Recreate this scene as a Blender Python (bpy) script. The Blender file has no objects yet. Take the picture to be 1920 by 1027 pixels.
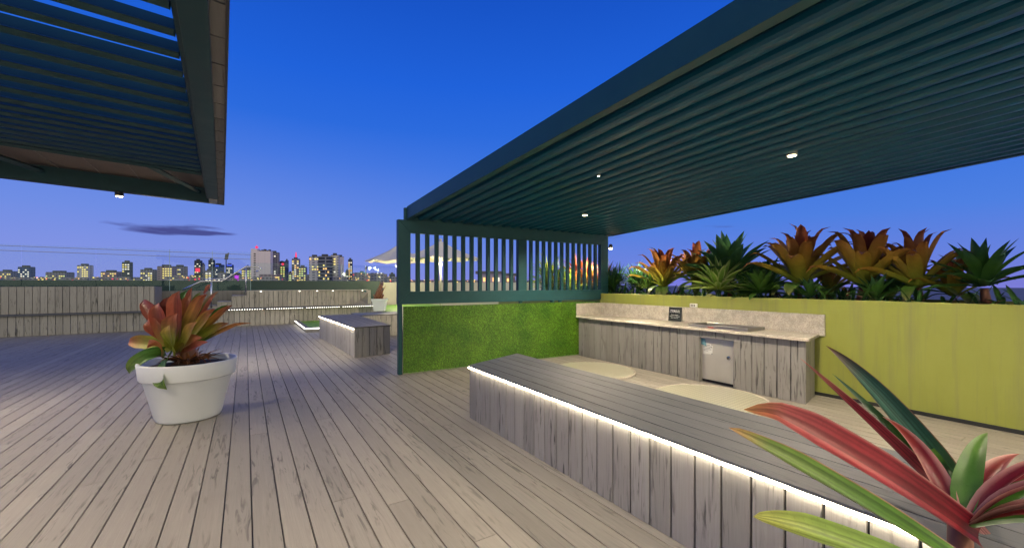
import bpy, math, random
from mathutils import Vector, Matrix
random.seed(7)
R = math.radians
D = bpy.data
scene = bpy.context.scene
col = scene.collection

# ------------------------------------------------------------------ camera
H = 1.5                      # eye height above the deck
F = 787.0; CX = 960.0; CY = 531.0
YAW = math.atan(500 / 787.0)
cd = D.cameras.new('Camera'); cam = D.objects.new('Camera', cd); col.objects.link(cam)
cam.location = (0, 0, H); cam.rotation_euler = (R(90), 0, -YAW)
cd.sensor_width = 36; cd.lens = 36 * F / 1920
cd.shift_y = (CY - 513.5) / 1920.0
cd.clip_start = 0.05; cd.clip_end = 9000
scene.camera = cam

# ------------------------------------------------------------------ sky
w = D.worlds.new('World'); scene.world = w; w.use_nodes = True
nt = w.node_tree; nt.nodes.clear()
def N(t, **k):
    n = nt.nodes.new(t)
    for a, b in k.items(): setattr(n, a, b)
    return n
def L(a, b): nt.links.new(a, b)
def lin(r, g, b):
    f = lambda c: (c / 255 / 12.92) if c / 255 <= .04045 else ((c / 255 + .055) / 1.055) ** 2.4
    return (f(r), f(g), f(b), 1)
def math_node(op, a, b=None, c=None, clamp=False):
    n = N('ShaderNodeMath', operation=op); n.use_clamp = clamp
    for i, v in enumerate((a, b, c)):
        if v is None: continue
        if isinstance(v, (int, float)): n.inputs[i].default_value = v
        else: L(v, n.inputs[i])
    return n.outputs[0]
geo = N('ShaderNodeTexCoord')
sep = N('ShaderNodeSeparateXYZ'); L(geo.outputs['Generated'], sep.inputs[0])
X_, Y_, Z_ = sep.outputs
def ramp(fac, stops, tree=None):
    n = (tree or nt).nodes.new('ShaderNodeValToRGB'); e = n.color_ramp.elements
    while len(e) < len(stops): e.new(.5)
    for i, (p, c) in enumerate(stops): e[i].position = p; e[i].color = c
    (tree or nt).links.new(fac, n.inputs[0]); return n.outputs[0]
sky = ramp(Z_, [(0.0, lin(122, 124, 214)), (.05, lin(104, 130, 222)), (.13, lin(78, 128, 226)), (.26, lin(52, 114, 224)),
                (.42, lin(32, 98, 218)), (.60, lin(20, 78, 192)), (1.0, lin(10, 44, 120))])
# left part of the horizon keeps a lavender afterglow
dotl = N('ShaderNodeVectorMath', operation='DOT_PRODUCT'); L(geo.outputs['Generated'], dotl.inputs[0])
dotl.inputs[1].default_value = (math.sin(R(-14)), math.cos(R(-14)), 0)
lf = math_node('MULTIPLY', math_node('POWER', math_node('MAXIMUM', dotl.outputs['Value'], 0), 3.0),
               math_node('SUBTRACT', 1, math_node('MULTIPLY', Z_, 3.0), clamp=True), clamp=True)
m1 = N('ShaderNodeMixRGB'); L(math_node('MULTIPLY', lf, .62), m1.inputs[0]); L(sky, m1.inputs[1]); m1.inputs[2].default_value = lin(150, 162, 232)
# assumed afterglow behind the viewer, shaped and tinted as neutral fill light
dotb = N('ShaderNodeVectorMath', operation='DOT_PRODUCT'); L(geo.outputs['Generated'], dotb.inputs[0])
dotb.inputs[1].default_value = (-math.sin(YAW - .5), -math.cos(YAW - .5), 0.12)
bf = math_node('POWER', math_node('MAXIMUM', dotb.outputs['Value'], 0), 2.0)
m2 = N('ShaderNodeMixRGB'); L(bf, m2.inputs[0]); L(m1.outputs[0], m2.inputs[1]); m2.inputs[2].default_value = (1.45, 1.32, .88, 1)
# thin dusk clouds, low on the left
az = math_node('ARCTAN2', X_, Y_)
comb = N('ShaderNodeCombineXYZ'); L(math_node('MULTIPLY', az, 9.0), comb.inputs[0]); L(math_node('MULTIPLY', Z_, 62.0), comb.inputs[1])
nz = N('ShaderNodeTexNoise'); L(comb.outputs[0], nz.inputs['Vector']); nz.inputs['Scale'].default_value = 1.0; nz.inputs['Detail'].default_value = 5
def blob(a0, z0, sa, sz, k):
    da = math_node('DIVIDE', math_node('SUBTRACT', az, a0), sa); dz = math_node('DIVIDE', math_node('SUBTRACT', Z_, z0), sz)
    r2 = math_node('ADD', math_node('MULTIPLY', da, da), math_node('MULTIPLY', dz, dz))
    return math_node('MULTIPLY', math_node('SUBTRACT', 1, r2, clamp=True), k)
def azof(px): return YAW + math.atan((px - CX) / F)
def zof(px, py):
    a = (px - CX) / F; b = (CY - py) / F; return b / math.sqrt(1 + a * a + b * b)
bl = math_node('ADD', blob(azof(312), zof(312, 430), .115, .0135, 1.15), blob(azof(400), zof(400, 439), .075, .0055, .95))
bl = math_node('ADD', bl, blob(azof(335), zof(335, 455), .04, .004, .6))
bl = math_node('ADD', bl, blob(azof(1190), zof(1190, 430), .30, .03, .16))
cf = math_node('MULTIPLY', math_node('ADD', bl, math_node('MULTIPLY', math_node('SUBTRACT', nz.outputs['Fac'], .66), 3.2)), 1.6, clamp=True)
cf = math_node('MULTIPLY', cf, math_node('MULTIPLY', bl, 6.0, clamp=True), clamp=True)
m3 = N('ShaderNodeMixRGB'); L(cf, m3.inputs[0]); L(m2.outputs[0], m3.inputs[1]); m3.inputs[2].default_value = lin(74, 80, 146)
bg = N('ShaderNodeBackground'); L(m3.outputs[0], bg.inputs['Color']); bg.inputs['Strength'].default_value = 1.0
out = N('ShaderNodeOutputWorld'); L(bg.outputs[0], out.inputs['Surface'])

vs = scene.view_settings
vs.view_transform = 'Standard'; vs.look = 'None'; vs.exposure = 0.0; vs.gamma = 1.0; vs.use_curve_mapping = False
scene.render.engine = 'CYCLES'

# ------------------------------------------------------------------ helpers
def tag(o, label=None, cat=None, group=None, kind=None):
    if label: o['label'] = label
    if cat: o['category'] = cat
    if group: o['group'] = group
    if kind: o['kind'] = kind
    return o
def thing(name, label, cat, loc=(0, 0, 0), group=None):
    o = D.objects.new(name, None); col.objects.link(o); o.location = loc; o.empty_display_size = .1
    return tag(o, label, cat, group)
dv = (math.sin(YAW), math.cos(YAW)); rv = (math.cos(YAW), -math.sin(YAW))
def at(px, py, t):                       # point at depth t metres seen in direction (px, py)
    u = (px - CX) / F * t; v = (CY - py) / F * t
    return Vector((dv[0] * t + rv[0] * u, dv[1] * t + rv[1] * u, H + v))
def wloc(o):
    v = Vector((0, 0, 0))
    while o is not None: v += o.location; o = o.parent
    return v
class MB:
    def __init__(s): s.v = []; s.f = []; s.r = []; s.c = []; s.m = []; s.smooth = False; s.usec = False
    def vert(s, p, c=(1, 1, 1)): s.v.append(tuple(p)); s.c.append(c); return len(s.v) - 1
    def face(s, idx, r=0.0, m=0): s.f.append(tuple(idx)); s.r.append(r); s.m.append(m)
    def hexa(s, p, r=0.0, m=0):          # p: 4 bottom (ccw seen from above) + 4 top
        b = [s.vert(q) for q in p]
        for f in ((3, 2, 1, 0), (4, 5, 6, 7), (0, 1, 5, 4), (1, 2, 6, 5), (2, 3, 7, 6), (3, 0, 4, 7)): s.face([b[i] for i in f], r, m)
    def box(s, x0, x1, y0, y1, z0, z1, r=0.0, m=0, xf=None):
        p = [(x0, y0, z0), (x1, y0, z0), (x1, y1, z0), (x0, y1, z0), (x0, y0, z1), (x1, y0, z1), (x1, y1, z1), (x0, y1, z1)]
        if xf: p = [xf(Vector(q)) for q in p]
        s.hexa(p, r, m); return s
    def quadprism(s, A, B, C, Dd, z0, z1, r=0.0):   # ground quad ccw
        s.hexa([(q[0], q[1], z0) for q in (A, B, C, Dd)] + [(q[0], q[1], z1) for q in (A, B, C, Dd)], r); return s
    def tube(s, pts, rad, n=10, cap=True, m=0):
        pts = [Vector(p) for p in pts]; rads = rad if isinstance(rad, (list, tuple)) else [rad] * len(pts)
        rings = []; up = None
        for i, p in enumerate(pts):
            a = pts[max(i - 1, 0)]; b = pts[min(i + 1, len(pts) - 1)]; t = (b - a).normalized()
            if up is None: up = Vector((0, 0, 1)) if abs(t.z) < .9 else Vector((1, 0, 0))
            x = t.cross(up).normalized(); y = x.cross(t).normalized(); up = y
            rings.append([s.vert(p + (x * math.cos(2 * math.pi * k / n) + y * math.sin(2 * math.pi * k / n)) * rads[i]) for k in range(n)])
        for a, b in zip(rings, rings[1:]):
            for k in range(n): s.face((a[k], a[(k + 1) % n], b[(k + 1) % n], b[k]), 0, m)
        if cap: s.face(rings[0][::-1], 0, m); s.face(rings[-1], 0, m)
        return s
    def lathe(s, prof, c=(0, 0, 0), n=48, m=0):
        c = Vector(c); rings = []
        for (rr, z) in prof:
            rings.append([s.vert(c + Vector((rr * math.cos(2 * math.pi * k / n), rr * math.sin(2 * math.pi * k / n), z))) for k in range(n)])
        for a, b in zip(rings, rings[1:]):
            for k in range(n): s.face((a[k], a[(k + 1) % n], b[(k + 1) % n], b[k]), 0, m)
        s.face(rings[0][::-1], 0, m); s.face(rings[-1], 0, m); return s
    def build(s, name, mats, parent=None, bevel=0, smooth=False, seg=2, autos=False):
        off = wloc(parent) if parent else Vector((0, 0, 0))
        me = D.meshes.new(name); me.from_pydata([tuple(Vector(v) - off) for v in s.v], [], s.f); 
        if not isinstance(mats, (list, tuple)): mats = [mats]
        for m in mats: me.materials.append(m)
        me.polygons.foreach_set('material_index', s.m)
        a = me.attributes.new('rnd', 'FLOAT', 'FACE'); a.data.foreach_set('value', s.r)
        if s.usec:
            ca = me.color_attributes.new('col', 'FLOAT_COLOR', 'POINT')
            ca.data.foreach_set('color', [x for c in s.c for x in (c[0], c[1], c[2], 1)])
        if smooth: me.polygons.foreach_set('use_smooth', [True] * len(s.f))
        me.update()
        o = D.objects.new(name, me); col.objects.link(o)
        if parent: o.parent = parent
        if bevel:
            b = o.modifiers.new('bevel', 'BEVEL'); b.width = bevel; b.segments = seg; b.limit_method = 'ANGLE'; b.angle_limit = R(40)
        return o
def struct(o): o['kind'] = 'structure'; return o

# ------------------------------------------------------------------ materials
def mat(name):
    m = D.materials.new(name); m.use_nodes = True; t = m.node_tree; return m, t, t.nodes['Principled BSDF']
def setp(b, **k):
    for a, v in k.items():
        a = a.replace('_', ' ')
        if a in b.inputs: b.inputs[a].default_value = v
def noise(t, vec, scale, detail=4, rough=.55, dist=0):
    n = t.nodes.new('ShaderNodeTexNoise'); t.links.new(vec, n.inputs['Vector'])
    n.inputs['Scale'].default_value = scale; n.inputs['Detail'].default_value = detail
    n.inputs['Roughness'].default_value = rough; n.inputs['Distortion'].default_value = dist; return n.outputs['Fac']
def bump(t, b, h, strength, dist=.01):
    n = t.nodes.new('ShaderNodeBump'); n.inputs['Strength'].default_value = strength; n.inputs['Distance'].default_value = dist
    t.links.new(h, n.inputs['Height']); t.links.new(n.outputs[0], b.inputs['Normal'])
def objvec(t, sc=(1, 1, 1), add=None):
    c = t.nodes.new('ShaderNodeTexCoord'); m = t.nodes.new('ShaderNodeMapping'); m.inputs['Scale'].default_value = sc
    v = c.outputs['Object']
    if add is not None:
        a = t.nodes.new('ShaderNodeVectorMath'); a.operation = 'ADD'; t.links.new(v, a.inputs[0]); t.links.new(add, a.inputs[1]); v = a.outputs[0]
    t.links.new(v, m.inputs['Vector']); return m.outputs[0]
def mixc(t, fac, a, b, mode='MIX'):
    n = t.nodes.new('ShaderNodeMixRGB'); n.blend_type = mode
    for i, v in enumerate((fac, a, b)):
        if isinstance(v, (int, float)): n.inputs[i].default_value = v
        elif isinstance(v, tuple): n.inputs[i].default_value = v if len(v) == 4 else (*v, 1)
        else: t.links.new(v, n.inputs[i])
    return n.outputs[0]
def mth(t, op, a, b=0.0, clamp=False):
    n = t.nodes.new('ShaderNodeMath'); n.operation = op; n.use_clamp = clamp
    for i, v in enumerate((a, b)):
        if isinstance(v, (int, float)): n.inputs[i].default_value = v
        else: t.links.new(v, n.inputs[i])
    return n.outputs[0]
def wood(name, axis, light, dark, rough=.5, stk=.85):
    m, t, b = mat(name); setp(b, Specular_IOR_Level=.28)
    at_ = t.nodes.new('ShaderNodeAttribute'); at_.attribute_name = 'rnd'; rn = at_.outputs['Fac']
    cb = t.nodes.new('ShaderNodeCombineXYZ')
    for i, k in enumerate((17.0, 41.0, 29.0)): t.links.new(mth(t, 'MULTIPLY', rn, k), cb.inputs[i])
    def v(a, c): 
        s = [a, a, a]; s[axis] = c; return objvec(t, tuple(s), cb.outputs[0])
    grain = noise(t, v(60, 1.6), 1.0, 5, .6)
    fine = noise(t, v(240, 6), 1.0, 3, .6)
    patch = noise(t, v(9, 1.1), 1.0, 3, .5)
    streak = noise(t, v(30, 3.0), 1.0, 5, .55, 1.1)
    st = ramp(streak, [(.0, (0, 0, 0, 1)), (.535, (0, 0, 0, 1)), (.65, (1, 1, 1, 1)), (1, (1, 1, 1, 1))], t)
    st = mth(t, 'MULTIPLY', st, mth(t, 'MULTIPLY', mth(t, 'SUBTRACT', patch, .42, True), 5.0, True))
    base = mixc(t, grain, tuple(c * .72 for c in light), tuple(min(1, c * 1.18) for c in light))
    base = mixc(t, mth(t, 'MULTIPLY', fine, .6), base, tuple(c * .6 for c in light))
    # board-to-board variation
    hv = t.nodes.new('ShaderNodeHueSaturation'); t.links.new(base, hv.inputs['Color'])
    t.links.new(mth(t, 'ADD', mth(t, 'MULTIPLY', rn, .22), .90), hv.inputs['Value'])
    base = mixc(t, mth(t, 'MULTIPLY', st, stk), hv.outputs[0], dark)
    blot = noise(t, objvec(t, (1.3, 1.3, 1.3)), 1.0, 4, .6)
    base = mixc(t, mth(t, 'MULTIPLY', mth(t, 'SUBTRACT', blot, .48, True), 1.3, True), base, tuple(c * .62 for c in light))
    t.links.new(base, b.inputs['Base Color'])
    t.links.new(mth(t, 'ADD', mth(t, 'MULTIPLY', grain, .25), rough - .1), b.inputs['Roughness'])
    bump(t, b, mth(t, 'ADD', grain, mth(t, 'MULTIPLY', fine, .5)), .35, .004)
    return m
M = {}
M['deck'] = wood('deck_board', 1, (.35, .322, .280), (.10, .095, .088), .54, .85)
M['clad'] = wood('cladding_board', 2, (.41, .388, .352), (.058, .055, .052), .55, .95)
M['clad_counter'] = wood('counter_cladding', 2, (.30, .29, .278), (.05, .048, .047), .5, .95)
M['corner_top'] = wood('corner_bench_board', 1, (.20, .185, .155), (.06, .058, .052), .6)
M['benchtop'] = wood('bench_board', 1, (.13, .137, .145), (.05, .052, .055), .5)
M['benchtop_x'] = wood('bench_board_cross', 0, (.13, .137, .145), (.05, .052, .055), .5)
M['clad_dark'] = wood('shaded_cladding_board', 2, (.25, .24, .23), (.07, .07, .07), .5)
def paint(name, c, rough=.35, var=.25, sc=6, bmp=.08, metal=0, spec=.5):
    m, t, b = mat(name); v = objvec(t)
    n = noise(t, v, sc, 5, .6); f = noise(t, v, 140, 3, .6)
    t.links.new(mixc(t, n, tuple(x * (1 - var) for x in c), tuple(min(1, x * (1 + var)) for x in c)), b.inputs['Base Color'])
    t.links.new(mth(t, 'ADD', mth(t, 'MULTIPLY', n, .22), rough - .08), b.inputs['Roughness'])
    setp(b, Metallic=metal, Specular_IOR_Level=spec)
    bump(t, b, f, bmp, .002); return m
M['green_steel'] = paint('dark_green_painted_steel', (.018, .076, .088), .42, .22, 5, .08, 0, .3)
M['green_louvre'] = paint('dark_green_louvre', (.006, .082, .140), .30, .10, .7, .04, 0, .28)
M['dark_steel'] = paint('very_dark_green_steel', (.007, .043, .056), .4, .3, 5, .08, 0, .35)
M['parapet'] = paint('dark_green_render', (.012, .042, .042), .5, .3, 2)
M['parapet_lit'] = paint('lit_parapet_render', (.42, .42, .36), .6, .12, 2)  # parapet lightened in colour for the umbrella lamps shining on it
M['charcoal'] = paint('dark_trim', (.02, .022, .025), .5, .2, 5)
M['white_pot'] = paint('white_plastic', (.70, .73, .77), .42, .05, 4, .15)
M['stainless'] = paint('brushed_steel', (.70, .67, .59), .36, .10, 3, .1, .6)
M['hotplate'] = paint('dark_hotplate', (.20, .18, .16), .35, .3, 6, .1, .5)  # darker steel than the barbecue frame
M['bbq_frame'] = paint('barbecue_frame_steel', (.42, .40, .37), .3, .1, 6, .1, .9)
M['chrome'] = paint('polished_rail', (.7, .7, .72), .15, .05, 3, .02, 1.0)
M['soil'] = paint('dark_soil', (.035, .026, .02), .9, .5, 30, 1.0)
M['soffit'] = paint('timber_soffit', (.16, .125, .10), .6, .35, 8, .2)
M['white_plastic'] = paint('socket_plastic', (.75, .74, .70), .4, .05, 5)
M['sign_black'] = paint('sign_plate', (.018, .022, .026), .4, .1, 5)
M['canvas'] = paint('umbrella_canvas', (.70, .66, .58), .8, .1, 9, .3)
M['pole'] = paint('umbrella_pole', (.5, .47, .40), .45, .1, 9)
M['paper'] = paint('paper_notice', (.72, .72, .68), .6, .06, 20)
M['blue_tag'] = paint('blue_tag', (.15, .35, .42), .5, .2, 20)
M['red_mark'] = paint('red_mark', (.55, .05, .03), .5, .2, 20)
M['ink'] = paint('printed_ink', (.05, .05, .05), .6, .1, 20)
M['ground'] = paint('hazy_city_ground', (.13, .14, .21), .9, .4, .02)  # bluish dusk haze put into the ground colour
M['roof_dark'] = paint('city_roof', (.09, .09, .10), .8, .3, .05)

# lime planter render with faint stains
m, t, b = mat('lime_green_render'); M['lime'] = m; v = objvec(t, (1, 1, .5))
n1 = noise(t, v, 2.2, 6, .65); n2 = noise(t, objvec(t), 90, 3)
c = mixc(t, n1, (.24, .27, .040), (.33, .35, .085)); c = mixc(t, mth(t, 'MULTIPLY', mth(t, 'SUBTRACT', noise(t, objvec(t, (3, 9, .5)), 1, 6, .65), .50, True), 3.0, True), c, (.20, .21, .085))
t.links.new(c, b.inputs['Base Color']); setp(b, Roughness=.5); bump(t, b, n2, .2, .003)
# stone
m, t, b = mat('cream_granite'); M['stone'] = m; v = objvec(t)
vo = t.nodes.new('ShaderNodeTexVoronoi'); t.links.new(v, vo.inputs['Vector']); vo.inputs['Scale'].default_value = 130
sp = ramp(vo.outputs['Color'], [(0, (.22, .18, .15, 1)), (.25, (.54, .48, .40, 1)), (.6, (.70, .65, .56, 1)), (1, (.82, .78, .70, 1))], t)
cl = noise(t, v, 9, 5, .6)
c = mixc(t, ramp(cl, [(.42, (0, 0, 0, 1)), (.62, (1, 1, 1, 1))], t), sp, mixc(t, .5, sp, (.28, .24, .21)))
t.links.new(mixc(t, .35, c, (.66, .61, .52)), b.inputs['Base Color']); setp(b, Roughness=.22)
M['stone_back'] = D.materials['cream_granite'].copy(); M['stone_back'].name = 'speckled_granite_splashback'
for n in M['stone_back'].node_tree.nodes:
    if n.type == 'MIX_RGB' and abs(n.inputs[0].default_value - .35) < 1e-3: n.inputs[0].default_value = .38; n.inputs[2].default_value = (.36, .34, .30, 1)
# turf
def turfmat(name, a, bcol):
    m, t, b = mat(name); v = objvec(t)
    c = mixc(t, ramp(noise(t, v, 2.2, 5, .7), [(.35, (0, 0, 0, 1)), (.68, (1, 1, 1, 1))], t), a, bcol)
    at_ = t.nodes.new('ShaderNodeAttribute'); at_.attribute_name = 'rnd'
    hv = t.nodes.new('ShaderNodeHueSaturation'); t.links.new(c, hv.inputs['Color']); t.links.new(mth(t, 'ADD', mth(t, 'MULTIPLY', at_.outputs['Fac'], 1.3), .40), hv.inputs['Value'])
    t.links.new(hv.outputs[0], b.inputs['Base Color']); setp(b, Roughness=.5); return m
M['turf'] = turfmat('artificial_turf', (.08, .24, .010), (.19, .42, .025))
# leaf
def leafmat(name, gloss=.45, stripe=0.3):
    m, t, b = mat(name)
    at_ = t.nodes.new('ShaderNodeAttribute'); at_.attribute_name = 'col'
    v = objvec(t); n = noise(t, v, 26, 5, .6)
    c = mixc(t, mth(t, 'MULTIPLY', n, stripe * 1.4), at_.outputs['Color'], mixc(t, 1.0, at_.outputs['Color'], (.35, .35, .3), 'MULTIPLY'))
    sp = noise(t, v, 120, 3, .5); c = mixc(t, mth(t, 'MULTIPLY', mth(t, 'SUBTRACT', sp, .58, True), 2.0, True), c, mixc(t, 1.0, c, (.5, .45, .35), 'MULTIPLY'))
    t.links.new(c, b.inputs['Base Color']); setp(b, Roughness=gloss, Specular_IOR_Level=.35)
    tr = t.nodes.new('ShaderNodeBsdfTranslucent'); t.links.new(c, tr.inputs['Color'])
    mx = t.nodes.new('ShaderNodeMixShader'); mx.inputs[0].default_value = .22
    t.links.new(b.outputs[0], mx.inputs[1]); t.links.new(tr.outputs[0], mx.inputs[2])
    t.links.new(mx.outputs[0], t.nodes['Material Output'].inputs['Surface'])
    bump(t, b, n, .25, .004); return m
M['leaf'] = leafmat('leaf')
def emit(name, c, s):
    m, t, b = mat(name); setp(b, Base_Color=(0, 0, 0, 1), Emission_Color=(*c, 1), Emission_Strength=s); return m
M['led_warm'] = emit('warm_led', (1, .87, .64), 26.0)
M['led_cool'] = emit('cool_led', (1, .93, .80), 8.0)
M['lamp'] = emit('lamp_lens', (1, .78, .45), 30.0)
M['flood'] = emit('flood_lens', (1, .82, .52), 25.0)
M['win_y'] = emit('yellow_window_light', (1, .78, .22), 1.4)
M['win_g'] = emit('green_yellow_window_light', (.85, .95, .32), 1.1)
M['win_w'] = emit('white_window_light', (1, .9, .7), 1.4)
M['win_o'] = emit('orange_window_light', (1, .55, .18), 1.8)
M['win_r'] = emit('red_light', (1, .03, .10), 1.2)
M['win_b'] = emit('blue_light', (.08, .14, .9), .9)
M['win_m'] = emit('magenta_light', (.8, .05, 1), .9)
M['win_c'] = emit('cyan_light', (.1, .9, .9), .7)
# glass
m, t, b = mat('clear_glass'); M['glass'] = m
tp = t.nodes.new('ShaderNodeBsdfTransparent'); tp.inputs[0].default_value = (.90, .94, .96, 1)
gl = t.nodes.new('ShaderNodeBsdfGlossy'); gl.inputs['Roughness'].default_value = .02; gl.inputs[0].default_value = (.75, .95, 1, 1)
fr = t.nodes.new('ShaderNodeFresnel'); fr.inputs[0].default_value = 1.35
mx = t.nodes.new('ShaderNodeMixShader'); t.links.new(mth(t, 'ADD', mth(t, 'MULTIPLY', fr.outputs[0], .25), .01), mx.inputs[0])
t.links.new(tp.outputs[0], mx.inputs[1]); t.links.new(gl.outputs[0], mx.inputs[2]); t.links.new(mx.outputs[0], t.nodes['Material Output'].inputs['Surface'])
M['glass_edge'] = paint('glass_edge', (.30, .45, .50), .2, .1, 5)
# patterned disc: non-slip diamond glass
m, t, b = mat('patterned_glass_disc'); M['disc'] = m; v = objvec(t)
ck = t.nodes.new('ShaderNodeTexChecker'); ck.inputs['Scale'].default_value = 26
mp = t.nodes.new('ShaderNodeMapping'); mp.inputs['Rotation'].default_value = (0, 0, R(40)); tc = t.nodes.new('ShaderNodeTexCoord')
t.links.new(tc.outputs['Object'], mp.inputs[0]); t.links.new(mp.outputs[0], ck.inputs['Vector'])
t.links.new(mixc(t, mth(t, 'MULTIPLY', ck.outputs['Fac'], .8), (.46, .45, .34), (.30, .30, .22)), b.inputs['Base Color'])
bump(t, b, ck.outputs['Fac'], .5, .004); setp(b, Roughness=.3, Coat_Weight=.3)
# water
m, t, b = mat('pool_water'); M['water'] = m; setp(b, Base_Color=(.02, .10, .12, 1), Roughness=.06); bump(t, b, noise(t, objvec(t), 6, 3), .2, .02)
# facades: object-space floors and bays
def facade(name, wall, glass, fh=3.2, bay=3.4, hfrac=.45, vfrac=.6):
    m, t, b = mat(name); c = t.nodes.new('ShaderNodeTexCoord'); s = t.nodes.new('ShaderNodeSeparateXYZ'); t.links.new(c.outputs['Object'], s.inputs[0])
    zf = mth(t, 'FRACT', mth(t, 'DIVIDE', s.outputs[2], fh)); hz = mth(t, 'LESS_THAN', zf, hfrac)
    xf_ = mth(t, 'LESS_THAN', mth(t, 'FRACT', mth(t, 'DIVIDE', mth(t, 'ADD', s.outputs[0], s.outputs[1]), bay)), vfrac)
    t.links.new(mixc(t, mth(t, 'MULTIPLY', hz, xf_), wall, glass), b.inputs['Base Color']); setp(b, Roughness=.5); return m
M['f_pale'] = facade('pale_concrete_facade', (.74, .64, .68), (.56, .50, .56), 3.2, 9, .3, .15)
M['f_pale2'] = facade('pale_balcony_facade', (.58, .54, .58), (.16, .17, .22), 3.2, 6, .5, .5)
M['f_dark'] = facade('dark_glass_facade', (.05, .07, .11), (.02, .03, .05), 3.3, 4, .6, .8)
M['f_mid'] = facade('mid_facade', (.26, .24, .31), (.06, .07, .11), 3.3, 4, .5, .6)
M['f_blue'] = facade('blue_glass_facade', (.06, .11, .24), (.03, .06, .16), 3.6, 5, .7, .8)
M['f_band'] = facade('banded_dark_facade', (.26, .26, .28), (.03, .035, .05), 4.2, 60, .68, .97)
M['f_pink'] = facade('pinkish_facade', (.30, .22, .27), (.12, .09, .14), 3.4, 5, .5, .6)

# ------------------------------------------------------------------ lights with fittings
def spot(parent, loc, target, energy, colr, size=R(120), blend=.8, rad=.04):
    l = D.lights.new('downlight_lamp', 'SPOT'); l.energy = energy; l.color = colr; l.spot_size = size; l.spot_blend = blend; l.shadow_soft_size = rad
    o = D.objects.new('lamp_light', l); col.objects.link(o)
    o.parent = parent; o.location = Vector(loc) - wloc(parent)
    o.rotation_euler = (Vector(target) - Vector(loc)).to_track_quat('-Z', 'Y').to_euler(); return o
def point(parent, loc, energy, colr, rad=.05):
    l = D.lights.new('bulb', 'POINT'); l.energy = energy; l.color = colr; l.shadow_soft_size = rad
    o = D.objects.new('lamp_light', l); col.objects.link(o); o.parent = parent; o.location = Vector(loc) - wloc(parent); return o
WARM = (1.0, .83, .60)

# ------------------------------------------------------------------ deck
def rv_(): return random.random()
BW = .155; GAP = .008
mb = MB(); x = -13.0 + .02
while x < 6.5:
    y = -4.0 + random.uniform(-3, 0)
    while y < 22:
        ln = random.uniform(4.6, 7.2); y1 = min(y + ln, 22.2)
        mb.box(x, x + BW - GAP, max(y, -4), y1 - .003, -.025, 0.0, rv_())
        y = y1
        if y1 >= 22.2: break
    x += BW
deck = struct(mb.build('deck', M['deck'], bevel=.0025))
mb = MB(); mb.box(-14, 12, -5, 26, -.30, -.032)
struct(mb.build('deck_base', M['charcoal']))
# boards beyond the planter line at the back right
mb = MB(); x = 6.52
while x < 14:
    mb.box(x, x + BW - GAP, 10.4, 22.2, -.025, 0, rv_()); x += BW
struct(mb.build('terrace_floor', M['deck']))

def planks_wall(mb, p0, p1, z0, z1, th=.02, bw=.138, gap=.012, start=0):
    p0 = Vector((p0[0], p0[1])); p1 = Vector((p1[0], p1[1])); d = (p1 - p0); Ln = d.length; d.normalize(); nn = Vector((d.y, -d.x))
    s = 0
    while s < Ln - .002:
        e = min(s + bw - gap, Ln)
        a = p0 + d * s; b_ = p0 + d * e; c_ = b_ - nn * th; e_ = a - nn * th
        mb.hexa([(a.x, a.y, z0), (b_.x, b_.y, z0), (c_.x, c_.y, z0), (e_.x, e_.y, z0), (a.x, a.y, z1), (b_.x, b_.y, z1), (c_.x, c_.y, z1), (e_.x, e_.y, z1)], rv_())
        s += bw
def planks_top(mb, A, B, C, Dd, z0, z1, n, gap=.005):   # A->B across near end, D->C far end; strips run A->D
    A, B, C, Dd = [Vector((q[0], q[1])) for q in (A, B, C, Dd)]; W = (B - A).length; g = gap / W
    for i in range(n):
        a = i / n; b_ = (i + 1) / n - (g if i < n - 1 else 0)
        mb.quadprism(A.lerp(B, a), A.lerp(B, b_), Dd.lerp(C, b_), Dd.lerp(C, a), z0, z1, rv_())

# ------------------------------------------------------------------ long bench
bench = thing('bench', 'long grey timber-clad bench running towards the viewer with a light strip under its lid', 'bench', (2.5, 1.5, 0))
bx0, bx1 = 2.115, 2.975
yb0, yb1, yb2 = -2.2, 4.205, 4.57
mb = MB(); planks_wall(mb, (bx0, yb1), (bx0, yb0), 0.003, .573, bw=.1545); mb.build('front_cladding', M['clad'], bench, .002)
mb = MB(); planks_wall(mb, (bx1, yb2), (bx0 + .004, yb1 + .003), 0.003, .573, bw=.1545); mb.build('end_cladding', M['clad'], bench, .002)
mb = MB(); planks_wall(mb, (bx1, yb0), (bx1, yb2 - .02), 0.003, .573, bw=.1545); mb.build('back_cladding', M['clad'], bench, .002)
mb = MB(); mb.quadprism((bx0 + .022, yb0 + .01), (bx1 - .022, yb0 + .01), (bx1 - .022, yb2 - .05), (bx0 + .022, yb1 - .03), .004, .572); mb.build('core', M['charcoal'], bench)
mb = MB(); planks_top(mb, (bx0 - .024, yb0), (bx1 + .012, yb0), (bx1 + .012, yb2 + .012), (bx0 - .024, yb1 + .003), .575, .590, 6); mb.build('lid', M['benchtop'], bench, .003)
def led_strip(p0, p1, z, parent, m, rad=.007, name='light_strip', wav=.0018, step=.05):
    mb = MB(); p0 = Vector((*p0, z)); p1 = Vector((*p1, z)); n = max(4, int((p1 - p0).length / step)); pts = []
    for i in range(n + 1):
        p = p0.lerp(p1, i / n); p.z += wav * math.sin(i * 1.7) + wav * .6 * math.sin(i * .63); pts.append(p)
    mb.tube(pts, rad, 6); return mb.build(name, m, parent, smooth=True)
led_strip((bx0 - .019, yb1 - .006), (bx0 - .019, yb0), .5645, bench, M['led_warm'], .0085)

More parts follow.
